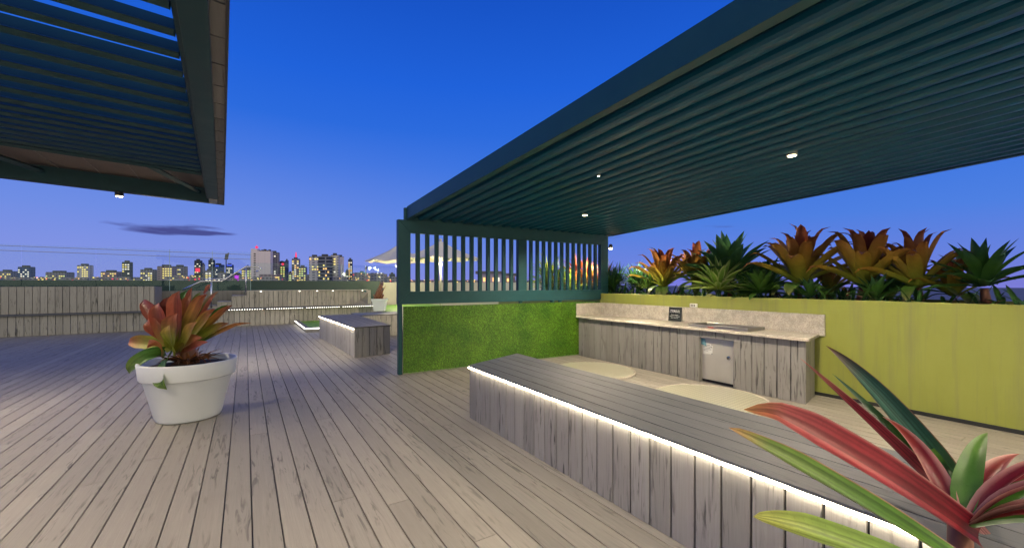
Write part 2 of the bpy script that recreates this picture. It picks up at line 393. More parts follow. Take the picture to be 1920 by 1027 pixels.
# ------------------------------------------------------------------ L-shaped bench
b2 = thing('corner_bench', 'L-shaped grey timber bench with one lit edge, left of the slatted screen', 'bench', (2.2, 9.5, 0))
NL = (1.855, 8.815); NR = (2.60, 8.93); FR = (2.62, 12.0); FL = (1.735, 12.7); h2 = .59
mb = MB(); planks_wall(mb, FL, NL, .003, h2, bw=.1545); mb.build('front_cladding', M['clad'], b2, .002)
mb = MB(); planks_wall(mb, (NL[0] + .003, NL[1] - .002), NR, .003, h2, bw=.1545); mb.build('end_cladding', M['clad'], b2, .002)
mb = MB(); planks_wall(mb, (2.62, 12.0), (7.6, 12.0), .003, h2, bw=.1545); mb.build('arm_cladding', M['clad'], b2, .002)
mb = MB(); planks_wall(mb, NR, FR, .003, h2, bw=.1545); mb.build('inner_cladding', M['clad'], b2, .002)
mb = MB(); planks_top(mb, (NL[0] - .028, NL[1] - .012), (NR[0] + .012, NR[1] - .012), (FR[0] + .012, 12.6), (FL[0] - .028, 12.6), h2 + .002, h2 + .028, 5); mb.build('lid', M['corner_top'], b2, .003)
mb = MB(); planks_top(mb, (2.64, 13.1), (2.64, 11.99), (7.6, 11.99), (7.6, 13.1), h2 + .003, h2 + .029, 6); mb.build('arm_lid', M['benchtop_x'], b2, .003)
led_strip((FL[0] - .022, FL[1] - .1), (NL[0] - .022, NL[1] + .01), h2 - .006, b2, M['led_warm'], .010)

# ------------------------------------------------------------------ low turf bed with lit kerb
pd = thing('turf_bed', 'low kerbed turf bed with a white light strip beside the corner bench', 'turf bed', (2, 15, 0))
mb = MB(); mb.box(1.55, 1.67, 14.2, 17.40, .002, .14); mb.box(1.67, 4.5, 14.2, 14.32, .002, .14); mb.build('kerb', M['clad_dark'], pd, .004)
mb = MB(); mb.box(1.67, 4.5, 14.32, 17.4, .002, .09, .5); mb.build('turf', M['turf'], pd)
led_strip((1.538, 17.3), (1.538, 14.19), .115, pd, M['led_cool'], .012)
led_strip((1.55, 14.188), (3.2, 14.188), .115, pd, M['led_cool'], .012)

# ------------------------------------------------------------------ raised spa with clad walls
spa = thing('raised_spa', 'raised spa with two tiers of grey timber cladding and a dotted light line', 'spa', (1, 17.5, 0))
mb = MB(); planks_wall(mb, (-9, 17.38), (4.55, 17.56), .003, .57, bw=.155); mb.build('lower_cladding', M['clad'], spa, .002)
mb = MB(); planks_wall(mb, (4.57, 17.58), (4.9, 19.0), .003, .57, bw=.155); mb.build('return_cladding', M['clad'], spa, .002)
mb = MB(); mb.box(-9, 4.57, 17.36, 18.75, .572, .60, .4); mb.build('ledge', M['benchtop_x'], spa, .003)
ux0 = at(464, 545, 1); 
mb = MB(); planks_wall(mb, (-.02, 18.3), (4.15, 18.45), .602, 1.21, bw=.155); mb.build('upper_cladding', M['clad'], spa, .002)
mb = MB()
P = [(4.15, 18.45), (4.75, 19.3)]
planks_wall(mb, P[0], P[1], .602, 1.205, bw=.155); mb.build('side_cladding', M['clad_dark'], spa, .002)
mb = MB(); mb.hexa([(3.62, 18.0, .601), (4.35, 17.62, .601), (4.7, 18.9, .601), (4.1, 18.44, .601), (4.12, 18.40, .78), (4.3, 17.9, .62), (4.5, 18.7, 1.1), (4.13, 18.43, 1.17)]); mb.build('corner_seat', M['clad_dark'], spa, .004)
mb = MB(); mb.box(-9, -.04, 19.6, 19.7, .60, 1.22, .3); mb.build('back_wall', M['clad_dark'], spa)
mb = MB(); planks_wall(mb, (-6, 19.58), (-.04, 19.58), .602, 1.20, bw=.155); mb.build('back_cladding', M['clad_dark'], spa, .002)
for i, (xa, xb, zt) in enumerate(((-.42, -.03, 1.05), (-.85, -.43, .84), (-1.3, -.86, .70))):
    mb = MB(); planks_wall(mb, (xa, 18.3), (xb, 18.3), .602, zt - .03, bw=.155); mb.box(xa, xb, 18.285, 19.5, zt - .028, zt, .5); mb.box(xa + .01, xb - .01, 18.33, 19.5, .602, zt - .03, .3)
    mb.build('step', M['clad'], spa)
mb = MB(); mb.box(-.03, 4.4, 18.33, 18.62, 1.213, 1.235, .4); mb.build('coping', M['stone_back'], spa, .003)
mb = MB(); mb.box(-.03, 4.4, 18.62, 21.0, 1.10, 1.19, .4); mb.build('water', M['water'], spa)
def led_dots(p0, p1, z, parent, m):
    mb = MB(); p0 = Vector((*p0, z)); p1 = Vector((*p1, z)); n = int((p1 - p0).length / .075)
    for i in range(n + 1):
        if i % 17 == 16: continue
        p = p0.lerp(p1, i / n); mb.box(p.x - .011, p.x + .011, p.y - .012, p.y, z - .009, z + .009)
    return mb.build('light_strip', m, parent)
led_dots((-1.9, 17.352), (4.5, 17.352), .586, spa, M['led_cool'])
for i, px in enumerate((489, 562, 595, 625, 681)):
    p = at(px, 545.5, 1); k = 18.30 / p.y; x_ = p.x * k
    o = thing('wall_light', ['leftmost tiny white light on the upper spa wall', 'second tiny white light from the left on the upper spa wall', 'middle one of five tiny white lights on the upper spa wall', 'fourth tiny white light from the left on the upper spa wall', 'rightmost tiny white light on the upper spa wall near its corner'][i], 'light', (x_, 18.28, 1.16), 'tiny lights on the spa wall')
    mb = MB(); yv = 18.3 + .15 * (x_ / 4.15); mb.lathe([(.028, 0), (.03, .012), (.02, .02)], (x_, yv - .03, 1.165), 12); mb.build('housing', M['chrome'], o)
    mb = MB(); mb.box(x_ - .018, x_ + .018, yv - .036, yv - .008, 1.186, 1.205); mb.build('lens', M['led_cool'], o)

# left clad box and hand rail
o = thing('clad_planter_box', 'pale timber-clad box at the left end behind the potted bromeliad', 'planter', (-4, 18, 0))
mb = MB(); planks_wall(mb, (-9, 17.9), (-2.55, 18.05), .602, 1.40, bw=.155); mb.build('cladding', M['clad'], o, .002)
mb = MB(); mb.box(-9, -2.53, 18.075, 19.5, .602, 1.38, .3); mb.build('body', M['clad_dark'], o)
hr = thing('handrail', 'bent stainless handrail climbing the spa steps on thin posts', 'handrail', (-1, 18.2, .6))
def atY(px, py, Y): p = at(px, py, 1.0); k = Y / p.y; return at(px, py, k)
for dy, nm in ((18.25, 'rail'), (19.3, 'far_rail')):
    if dy > 19: pts = [atY(p[0], p[1], dy) for p in ((383, 523), (421, 523), (466, 497))]
    else: pts = [atY(p[0], p[1], dy) for p in ((343, 543), (376, 527.5), (416, 527), (440, 512.5), (461, 499.5), (484, 500), (489, 503), (488, 507), (480, 509))]
    mb = MB(); mb.tube(pts, .024, 10); mb.build(nm, M['chrome'], hr, smooth=True)
for px, a, b_ in ((396, 527, 577), (461, 500, 553)):
    mb = MB(); mb.tube([atY(px, a, 18.25), atY(px, b_, 18.25)], .024, 10); mb.build('post', M['chrome'], hr, smooth=True)

# glass fence + parapet
gf = thing('glass_fence', 'tall clear glass balustrade with thin wire lines at the far left edge of the terrace', 'fence', (-4, 20.3, 0))
gY = 20.4
xs = [atY(px, 500, gY).x for px in (-260, -100, 40, 180, 318, 398, 470)]
for a, b_ in zip(xs, xs[1:]):
    mb = MB(); za = atY(470, 480, gY).z; 
    mb.box(a + .01, b_ - .01, gY, gY + .012, 1.0, 2.78); mb.build('glass_panel', M['glass'], gf)
for py0, py1 in ((467.5, 477.5), (476.5, 486)):
    p1 = atY(470, py1, gY - .02); p0 = atY(0, py0 - 7.5, gY - .02); mb = MB(); mb.tube([p0, p1], .010, 6); mb.build('wire', M['chrome'], gf)
for px in (318, 398, 470):
    p = atY(px, 500, gY); mb = MB(); mb.box(p.x - .007, p.x + .007, gY - .002, gY + .016, 1.0, 2.785); mb.build('panel_edge', M['glass_edge'], gf)
gf2 = thing('low_glass_fence', 'low clear glass balustrade standing on the dark green parapet behind the spa', 'fence', (3, 21.9, 1.6))
xs = [atY(px, 500, 22.1).x for px in (471, 552, 640, 741)]
for a, b_ in zip(xs, xs[1:]):
    mb = MB(); mb.box(a + .01, b_ - .01, 22.1, 22.112, 1.5, 2.42); mb.build('glass_panel', M['glass'], gf2)
for px in (552, 640, 686):
    p = atY(px, 500, 22.1); mb = MB(); mb.box(p.x - .006, p.x + .006, 22.098, 22.114, 1.5, 2.425); mb.build('panel_edge', M['glass_edge'], gf2)
pw = thing('parapet_wall', 'dark green rendered parapet wall along the far edge of the terrace', 'wall', (0, 22, 0))
mb = MB(); mb.box(-16, 5.9, 21.9, 22.1, 0, 1.62); mb.build('wall', M['parapet'], pw, .006)
pw2 = thing('parapet_wall', 'parapet wall with umbrella light put into its pale colour, seen through the slats', 'wall', (9, 22, 0))
mb = MB(); mb.box(6.0, 20, 21.85, 22.1, 0, 1.545); mb.build('wall', M['parapet_lit'], pw2, .006)

# raised lawn and small pot
rl = thing('raised_turf_bed', 'raised block of turf behind the arm of the corner bench', 'turf bed', (6, 15, 0))
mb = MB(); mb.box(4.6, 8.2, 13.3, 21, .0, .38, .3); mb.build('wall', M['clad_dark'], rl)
mb = MB(); mb.box(4.58, 8.22, 13.28, 21.02, .382, .42, .5); mb.build('turf', M['turf'], rl)
def stick(px0, py0, px1, py1, t, r0, r1, mb, bend=0.0):
    a = at(px0, py0, t); b_ = at(px1, py1, t); c_ = a.lerp(b_, .5) + Vector((bend, bend * .3, 0)); mb.tube([a, a.lerp(c_, .6), c_, c_.lerp(b_, .6), b_], [r0, r0, (r0 + r1) / 2, r1, r1 * .5], 7)
pc = at(712, 583, 16.4)
sp_ = thing('potted_plant', 'square white pot holding a leaning bundle of bare brown stems', 'potted plant', (pc.x, pc.y, .42))
def sq(mb, cx, cy, s0, s1, z0, z1, rot=R(-25)):
    p = []
    for s, z in ((s0, z0), (s1, z1)):
        for dx, dy in ((-1, -1), (1, -1), (1, 1), (-1, 1)):
            p.append((cx + (dx * math.cos(rot) - dy * math.sin(rot)) * s, cy + (dx * math.sin(rot) + dy * math.cos(rot)) * s, z))
    mb.hexa(p)
mb = MB(); sq(mb, pc.x, pc.y, .19, .245, .422, .80); sq(mb, pc.x, pc.y, .265, .28, .802, .90); mb.build('pot', M['white_pot'], sp_, .006)
mb = MB(); sq(mb, pc.x, pc.y, .24, .24, .88, .904); mb.build('soil', M['soil'], sp_)
m, t, b = mat('dry_brown_stem'); M['stem'] = m; t.links.new(mixc(t, noise(t, objvec(t, (1, 1, .3)), 25, 4), (.10, .035, .02), (.38, .16, .09)), b.inputs['Base Color']); setp(b, Roughness=.6)
mb = MB()
for i in range(14):
    stick(704 + random.uniform(-3, 9), 560, 714 + random.uniform(-4, 10), random.uniform(527, 541), 16.4 + random.uniform(-.1, .1), .03, .012, mb, random.uniform(-.04, .04))
for i in range(6):
    stick(706 + i * 1.5, 562, 700 + i * 4, 552, 16.4 + random.uniform(-.15, .15), .035, .03, mb)
mb.build('stems', M['stem'], sp_, smooth=True)

# small side table near the screen post
# ------------------------------------------------------------------ slatted screen
P0 = Vector((2.105, 6.82, 0)); a_ = at(1138, 500, 1.0)
P1y = 6.68; kk = P1y / a_.y; P1 = Vector((a_.x * kk, P1y, 0))
du = (P1 - P0).normalized(); dn = Vector((-du.y, du.x, 0)); SL = (P1 - P0).length
def S(q): return P0 + du * q.x + dn * q.y + Vector((0, 0, q.z))
sc = thing('slatted_screen', 'dark green steel screen of upright slats in a mitred frame above the turf wall', 'screen', tuple(P0))
ZB, ZT, FW = 1.155, 2.545, .21
def sprism(poly, y0, y1):
    mb = MB(); n = len(poly)
    a = [mb.vert(S(Vector((p[0], y0, p[1])))) for p in poly]; b = [mb.vert(S(Vector((p[0], y1, p[1])))) for p in poly]
    mb.face(a); mb.face(b[::-1])
    for i in range(n): mb.face((a[i], b[i], b[(i + 1) % n], a[(i + 1) % n]))
    return mb
g = .0015
sprism([(0, ZB), (FW - g, ZB + FW), (FW - g, ZT - FW), (0, ZT)], -.04, .06).build('stile', M['green_steel'], sc, .003)
sprism([(SL, ZB), (SL, ZT), (SL - FW + g, ZT - FW), (SL - FW + g, ZB + FW)], -.04, .06).build('stile', M['green_steel'], sc, .003)
sprism([(g * 2, ZB), (SL - 2 * g, ZB), (SL - FW, ZB + FW - g), (FW, ZB + FW - g)], -.04, .06).build('rail', M['green_steel'], sc, .003)
sprism([(2 * g, ZT), (FW, ZT - FW + g), (SL - FW, ZT - FW + g), (SL - 2 * g, ZT)], -.04, .06).build('rail', M['green_steel'], sc, .003)
mx0 = 2.31; mx1 = 2.50
sprism([(mx0, ZB + FW), (mx1, ZB + FW), (mx1, ZT - FW), (mx0, ZT - FW)], -.038, .055).build('mullion', M['green_steel'], sc, .003)
def slats(x0, x1, n):
    pit = (x1 - x0) / (n + .62)
    for i in range(n):
        xx = x0 + pit * (i + .62)
        sprism([(xx, ZB + FW), (xx + pit * .40, ZB + FW), (xx + pit * .40, ZT - FW), (xx, ZT - FW)], -.015, .04).build('slat', M['green_steel'], sc, .003)
slats(FW, mx0, 12); slats(mx1, SL - FW, 12)
for xx in (mx0 + .04, 3.1, 3.3): sprism([(xx, 1.118), (xx + .06, 1.118), (xx + .06, ZB), (xx, ZB)], -.02, .03).build('bracket', M['green_steel'], sc)
mb = MB()
for xx in (.03,): mb = sprism([(0.012, 0), (.07, 0), (.07, ZB - .001), (.012, ZB - .001)], -.035, .06)
mb.build('post', M['green_steel'], sc, .004)
sprism([(.071, 0), (.081, 0), (.081, 1.12), (.071, 1.12)], -.045, .05).build('post_edge', M['chrome'], sc)
# turf wall
tw = thing('turf_wall', 'low wall faced with bright artificial turf beneath the slatted screen', 'wall', tuple(P0))
tx0, tx1, tz = .085, 4.6, 1.115
sprism([(tx0, 0), (SL - .12, 0), (SL - .12, tz - .01), (tx0, tz - .01)], -.01, .05).build('wall', M['parapet_lit'], tw)
sprism([(tx0, .02), (SL - .1, .02), (SL - .1, tz), (tx0, tz)], -.022, -.012).build('backing', M['turf'], tw)
mb = MB(); rr = random.Random(3)
for i in range(52000):
    xx = rr.uniform(tx0 - .004, 4.35); zz = rr.uniform(.018, tz + .004); ln = rr.uniform(.018, .045); a = rr.uniform(0, 6.283)
    o0 = S(Vector((xx, -.020, zz))); dx, dz = math.cos(a) * .7, math.sin(a) * .55 - .5
    tip = S(Vector((xx + dx * ln, -.020 - ln * rr.uniform(.35, .85), zz + dz * ln)))
    wv = du * (.0016 * rr.choice((-1.3, 1.3))) + Vector((0, 0, rr.uniform(-.0012, .0012)))
    r_ = rr.random()
    mb.face((mb.vert(o0 - wv), mb.vert(o0 + wv), mb.vert(tip)), r_)
mb.build('turf', M['turf'], tw)

# ------------------------------------------------------------------ louvred pergola on the right
SLP = .05
def rz(y, z=0): return 2.555 + SLP * (6.72 - y) + z
pg = thing('pergola', 'dark green steel pergola with a closed louvre roof sloping over the barbecue area', 'pergola', (2.3, 6.7, 0))
def ybar(x0, x1, z0, z1, y0=-3.4, y1=6.74, m='green_steel', name='beam', bev=.003, tw_=0.0):
    mb = MB(); mb.hexa([(x0, y0, rz(y0, z0)), (x1, y0, rz(y0, z0 + tw_)), (x1, y1, rz(y1, z0 + tw_)), (x0, y1, rz(y1, z0)), (x0, y0, rz(y0, z1)), (x1, y0, rz(y0, z1 + tw_)), (x1, y1, rz(y1, z1 + tw_)), (x0, y1, rz(y1, z1))])
    return mb.build(name, M[m], pg, bev)
ybar(2.235, 2.32, 0.0, .205)
ybar(2.321, 2.428, .165, .20, name='gutter', m='dark_steel')
ybar(2.419, 2.427, .055, .163, name='gutter_side', m='dark_steel', bev=0)
ybar(6.88, 6.95, .0, .15, name='beam')
mb = MB(); mb.box(2.2, 6.9, 6.745, 6.80, 2.548, 2.74); mb.build('end_beam', M['green_steel'], pg, .003)
# louvre blade profile (x,z): shallow curved blade with a down-turned lip
nb = 22; pit = (6.88 - 2.43) / nb
prof = [(0, .050), (.006, .022), (.022, .004), (.05, -.004), (.09, -.002), (.13, .010), (.158, .026), (.166, .050), (.172, .060), (.204, .064), (.204, .074), (.150, .072), (.02, .058), (.002, .058)]
for i in range(nb):
    x0 = 2.428 + pit * i; mb = MB(); A = []; B = []
    y0, y1 = -3.4, 6.738
    for (px_, pz) in prof:
        A.append(mb.vert((x0 + px_ * pit / .197, y0, rz(y0, pz)))); B.append(mb.vert((x0 + px_ * pit / .197, y1, rz(y1, pz))))
    n = len(prof)
    for k in range(n): mb.face((A[k], A[(k + 1) % n], B[(k + 1) % n], B[k]))
    mb.face(A[::-1]); mb.face(B); mb.build('louvre', M['green_louvre'], pg, bevel=.002)
    for q in range(2):
        mb = MB(); cx = x0 + .05 + q * .03
        mb.box(cx - .006, cx + .006, 6.725, 6.737, rz(6.73, .012 + .012 * q), rz(6.73, .022 + .012 * q))
        if q == 0: mb.build('bolt', M['stainless'], pg)
# top sheet shutting the blades
def downlight(x_, y_, e, parent=pg, z=None, sz=R(150), c=WARM, lensr=.035):
    z = rz(y_, -.016) if z is None else z
    mb = MB(); mb.lathe([(lensr + .012, 0), (lensr + .014, .006), (lensr + .010, .05)], (x_, y_, z), 24); h_ = mb.build('downlight', M['stainless'], parent)
    mb = MB(); mb.lathe([(lensr, 0), (lensr, .003)], (x_, y_, z - .004), 20); mb.build('lens', M['lamp'], h_)
    spot(h_, (x_, y_, z - .02), (x_, y_, 0), e, c, sz, .6, .035)
downlight(4.61, 2.04, 330); downlight(4.71, 5.18, 360)
downlight(3.35, 3.46, 40, lensr=.008)  # tiny lamp standing in for a glint on the louvres
downlight(4.61, -1.1, 300)  # this and the next: unseen lamps added behind the viewer as fill
downlight(2.62, -1.0, 250); 
for i, (x_, y_) in enumerate(((3.6, 5.6), (4.3, 4.4))):
    mb = MB(); mb.tube([(x_, y_, rz(y_, .05)), (x_, y_, rz(y_, -.03)), (x_ + .015, y_, rz(y_, -.04)), (x_ + .03, y_, rz(y_, -.03))], .003, 6); mb.build('hook', M['chrome'], pg)
# support posts behind the viewer
mb = MB(); mb.box(6.70, 6.80, -3.3, -3.2, 1.28, rz(-3.2)); mb.build('post', M['green_steel'], pg)
mb = MB(); mb.box(2.24, 2.34, -3.3, -3.2, .003, rz(-3.2)); mb.build('post', M['green_steel'], pg)

# flood light on the right stile
fp = at(1145, 465, 9.45)
fl = thing('spotlight', 'small bright floodlight on a bracket at the right end of the slatted screen', 'spotlight', tuple(fp))
mb = MB(); mb.tube([fp + Vector((-.12, .02, 0)), fp + Vector((-.04, .01, 0))], .012, 8); mb.build('bracket', M['charcoal'], fl)
mb = MB(); mb.lathe([(.03, .0), (.045, .02), (.04, .07), (.015, .09)], tuple(fp + Vector((0, 0, .0))), 16); mb.build('housing', M['charcoal'], fl)
mb = MB(); mb.lathe([(.012, -.035), (.034, -.022), (.04, .0), (.034, .0)], tuple(fp + Vector((0, 0, -.002))), 16); mb.build('lens', M['flood'], fl, smooth=True)
spot(fl, fp + Vector((.10, -.02, -.03)), (7.1, 4.0, 1.2), 800, (1, .84, .55), R(95), .9, .03)
spot(fl, fp + Vector((.06, .10, -.03)), (7.0, 8.9, 1.3), 1100, (1, .84, .5), R(100), .8, .03)

# ------------------------------------------------------------------ planter wall
pl = thing('planter_wall', 'lime green rendered planter wall behind the barbecue counter', 'planter', (6.5, 2, 0))
mb = MB(); mb.box(6.50, 6.58, -4, 11, 0.002, 1.285); mb.build('wall', M['lime'], pl, .008, seg=3)
mb = MB(); mb.box(7.7, 7.78, -4, 11, 0.002, 1.285); mb.box(6.58, 7.7, 10.92, 11, .002, 1.284); mb.build('back_wall', M['lime'], pl)
mb = MB(); mb.box(6.58, 7.7, -4, 10.92, 1.1, 1.24); mb.build('soil', M['soil'], pl)
mb = MB(); mb.box(6.488, 6.498, -4, 6.5, .003, .045); mb.build('skirting', M['charcoal'], pl)

# ------------------------------------------------------------------ barbecue counter
bq = thing('barbecue_counter', 'timber-clad barbecue counter with a cream stone top against the green wall', 'counter', (5.85, 4.5, 0))
cx0, cx1, cy0, cy1, ct = 5.85, 6.46, 2.44, 6.62, .785
dy0, dy1, dz0, dz1 = 3.345, 3.88, .05, .685
mb = MB()
planks_wall(mb, (cx0, cy1), (cx0, dy1 + .10), .003, ct, bw=.158)
mb.build('front_cladding', M['clad_counter'], bq, .002)
mb = MB()
planks_wall(mb, (cx0, dy0 - .10), (cx0, cy0), .003, ct, bw=.1615)
mb.build('front_cladding', M['clad_counter'], bq, .002)
mb = MB(); planks_wall(mb, (cx0 + .003, cy0 - .008), (cx1, cy0 + .14), .003, ct, bw=.305); mb.build('end_cladding', M['clad_counter'], bq, .002)
mb = MB(); mb.box(cx0 - .004, cx0 + .10, dy1, dy1 + .098, .003, dz1 + .0, .3); mb.box(cx0 - .004, cx0 + .10, dy0 - .098, dy0, .003, dz1 + .0, .6)
mb.box(cx0 - .004, cx0 + .10, dy0 - .098, dy1 + .098, dz1 + .002, ct, .8); mb.build('door_surround', M['clad_counter'], bq, .002)
mb = MB(); mb.quadprism((cx0 + .105, cy0 + .06), (cx1 - .01, cy0 + .17), (cx1 - .01, cy1), (cx0 + .105, cy1), .003, ct - .002); mb.build('core', M['charcoal'], bq)
dr = None
mb = MB(); mb.box(cx0 + .055, cx0 + .075, dy0 + .003, dy1 - .003, dz0, dz1 - .004); dr = mb.build('door', M['stainless'], bq, .003)
mb = MB(); mb.box(cx0 + .050, cx0 + .054, dy0 + .01, dy1 - .01, dz1 - .095, dz1 - .012); mb.build('door_panel', M['stainless'], dr, .0015)
mb = MB(); mb.tube([(cx0 + .054, 3.445, .42), (cx0 + .040, 3.445, .42), (cx0 + .038, 3.445, .42)], [.030, .026, .012], 20); mb.build('lock', M['chrome'], dr, smooth=True)
mb = MB(); mb.tube([(cx0 + .04, 3.445, .42), (cx0 + .030, 3.445, .42)], [.011, .010], 14); mb.build('knob', M['ink'], dr, smooth=True)
mb = MB(); mb.box(cx0 + .0515, cx0 + .0545, dy1 - .185, dy1 - .03, .435, .59); pn = mb.build('notice', M['paper'], dr)
mb = MB()
for i, (a, b_) in enumerate(((.0, .10), (.0, .12), (0, .11), (0, .12), (0, .07))):
    z_ = .57 - .022 * i; mb.box(cx0 + .0503, cx0 + .0513, dy1 - .045 - b_, dy1 - .045, z_ - .003, z_ + .003)
for dx_, z_ in ((.178, .58), (.178, .445), (.037, .58), (.170, .54)): mb.box(cx0 + .0503, cx0 + .0512, dy1 - dx_ - .006, dy1 - dx_ + .006, z_ - .007, z_ + .007)
mb.build('printed_lines', M['ink'], pn)
mb = MB(); mb.hexa([(cx0 + .046, dy1 - .095, .55), (cx0 + .049, dy1 - .004, .57), (cx0 + .051, dy1 - .004, .57), (cx0 + .0485, dy1 - .095, .55), (cx0 + .044, dy1 - .075, .655), (cx0 + .047, dy1 - .004, .665), (cx0 + .049, dy1 - .004, .665), (cx0 + .046, dy1 - .075, .655)]); mb.build('blue_sticker', M['blue_tag'], dr)
mb = MB(); mb.quadprism((5.795, 2.375), (6.468, 2.53), (6.468, cy1 + .03), (5.795, cy1 + .03), ct + .002, .825); mb.build('stone_top', M['stone'], bq, .004)
mb = MB(); mb.box(6.47, 6.497, 2.47, cy1 + .03, .80, 1.085); mb.build('splashback', M['stone_back'], bq, .003)
mb = MB(); mb.box(5.80, 6.469, cy1 + .005, cy1 + .03, .827, 1.083); mb.build('side_splashback', M['stone'], bq, .003)
# bbq plate
bp = thing('barbecue_plate', 'stainless steel electric barbecue hotplate set into the stone counter', 'barbecue', (6.15, 3.65, .825))
X0, X1, Y0, Y1 = 5.90, 6.37, 3.17, 4.10
mb = MB()
mb.box(X0, X0 + .05, Y0, Y1, .827, .868); mb.box(X1 - .05, X1, Y0, Y1, .827, .868); mb.box(X0 + .05, X1 - .05, Y0, Y0 + .05, .827, .868); mb.box(X0 + .05, X1 - .05, Y1 - .05, Y1, .827, .868)
mb.build('frame', M['bbq_frame'], bp, .004)
mb = MB(); mb.box(X0 + .052, X1 - .052, Y0 + .052, Y1 - .052, .826, .836); mb.build('hotplate', M['hotplate'], bp)
mb = MB(); mb.box(X0 + .06, X1 - .06, Y1 - .16, Y1 - .06, .837, .839); mb.build('drip_tray', M['charcoal'], bp)
mb = MB(); mb.box(X0 - .0015, X0 - .0003, 3.68, 3.77, .833, .845); mb.build('warning_sticker', M['red_mark'], bp)
# sockets
so = thing('power_outlet', 'white double power outlet on the green wall above the splashback', 'power outlet', (6.49, 4.4, 1.12))
mb = MB(); mb.box(6.455, 6.498, 4.33, 4.46, 1.088, 1.155); so_b = mb.build('housing', M['white_plastic'], so, .006)
mb = MB()
for yy in (4.365, 4.395, 4.425): mb.box(6.450, 6.4545, yy - .007, yy + .007, 1.11, 1.135)
mb.build('sockets', M['ink'], so)
# sign
sg = thing('sign', 'small black notice about using and cleaning the barbecue, propped on the counter', 'sign', (6.45, 4.74, .83))
sy0, sy1, sz0, sz1 = 4.615, 4.875, .828, 1.075
mb = MB(); mb.hexa([(6.43, sy0, sz0), (6.44, sy0, sz0), (6.44, sy1, sz0), (6.43, sy1, sz0), (6.456, sy0, sz1), (6.466, sy0, sz1), (6.466, sy1, sz1), (6.456, sy1, sz1)]); mb.build('plate', M['sign_black'], sg, .002)
wt, t, b = mat('sign_lettering'); setp(b, Base_Color=(.8, .8, .78, 1), Roughness=.5)
def text(s, size, loc, parent, mt, tilt):
    cu = D.curves.new('lettering', 'FONT'); cu.body = s; cu.size = size; cu.align_x = 'CENTER'; cu.align_y = 'CENTER'; cu.extrude = .0005; cu.space_line = 1.0; cu.offset = .0004
    o = D.objects.new('tmp', cu); col.objects.link(o); bpy.context.view_layer.update()
    me = D.meshes.new_from_object(o.evaluated_get(bpy.context.evaluated_depsgraph_get())); D.objects.remove(o)
    me.materials.clear(); me.materials.append(mt)
    q = D.objects.new('lettering', me); col.objects.link(q); q.parent = parent; q.location = Vector(loc) - wloc(parent)
    q.rotation_euler = (R(90) - tilt, 0, R(-90)); return q
tilt = math.atan(.026 / .247)
text("BBQ's are for the\nuse of all Residents.\n\nPlease ensure\nBBQ's are cleaned\nafter each use", .0265, (6.4405, 4.745, .952), sg, wt, tilt)

# discs in the floor
for i, (x_, y_, lb) in enumerate(((4.98, 5.28, 'cream patterned glass disc in the deck nearest the turf wall'), (5.03, 3.20, 'cream patterned glass disc in the deck in front of the steel door'))):
    o = thing('floor_disc', lb, 'skylight', (x_, y_, 0), 'round discs in the deck')
    mb = MB(); mb.lathe([(.67, .002), (.67, .030), (.655, .042)], (x_, y_, 0), 72); mb.build('glass', M['disc'], o, smooth=False)
    mb = MB(); mb.lathe([(.672, .002), (.705, .002), (.705, .034), (.698, .040), (.680, .040), (.672, .034)], (x_, y_, 0), 72); mb.build('rim', M['stone'], o, smooth=False)

# ------------------------------------------------------------------ foliage
def lerp3(a, b, k): return tuple(a[i] + (b[i] - a[i]) * k for i in range(3))
def grad(cols, t):
    t = max(0, min(1, t)) * (len(cols) - 1); i = min(int(t), len(cols) - 2); return lerp3(cols[i], cols[i + 1], t - i)
def leaf(mb, p0, p1, p2, width, nh, cols, prof='strap', cup=.35, n=12, hook=0.0, edge=None, under=None, rng=random, nx=2, stripe=0.0):
    sl = [(-1 + i / nx) for i in range(2 * nx + 1)]; sk = [1 + stripe * rng.uniform(-1, 1) for _ in sl]
    p0, p1, p2 = Vector(p0), Vector(p1), Vector(p2); nh = Vector(nh); rows = []
    for i in range(n + 1):
        t = i / n; p = p0 * (1 - t) ** 2 + p1 * 2 * t * (1 - t) + p2 * t * t
        tg = ((p1 - p0) * (1 - t) + (p2 - p1) * t).normalized()
        sd = tg.cross(nh).normalized(); nn = sd.cross(tg).normalized()
        if prof == 'strap': w_ = width * (.75 + .25 * min(1, t * 2.5)) * (1 if t < .72 else max(.02, math.sqrt(max(0, 1 - ((t - .72) / .28) ** 2))) * (1 - .35 * (t - .72) / .28))
        elif prof == 'agave': w_ = width * (.45 + .55 * math.sin(min(1, t / .55) * math.pi / 2)) * (1 if t < .5 else max(.015, 1 - ((t - .5) / .5) ** 1.7))
        else: w_ = width * (.55 + .45 * min(1, t * 4)) * max(.015, 1 - t ** 2.2)
        if hook and t > .9: p = p + nn * (-hook * (t - .9) * 8) * width
        row = []
        for s, kk_ in zip(sl, sk):
            c = grad(cols, t); c = tuple(x * kk_ for x in c)
            if edge and abs(s) == 1: c = edge
            k = .88 + .24 * rng.random(); c = tuple(x * k for x in c)
            row.append(mb.vert(p + sd * (s * w_ / 2) + nn * (cup * w_ * .5 * s * s), c))
        rows.append(row)
    for a, b in zip(rows, rows[1:]):
        for k in range(2 * nx): mb.face((a[k], a[k + 1], b[k + 1], b[k]))
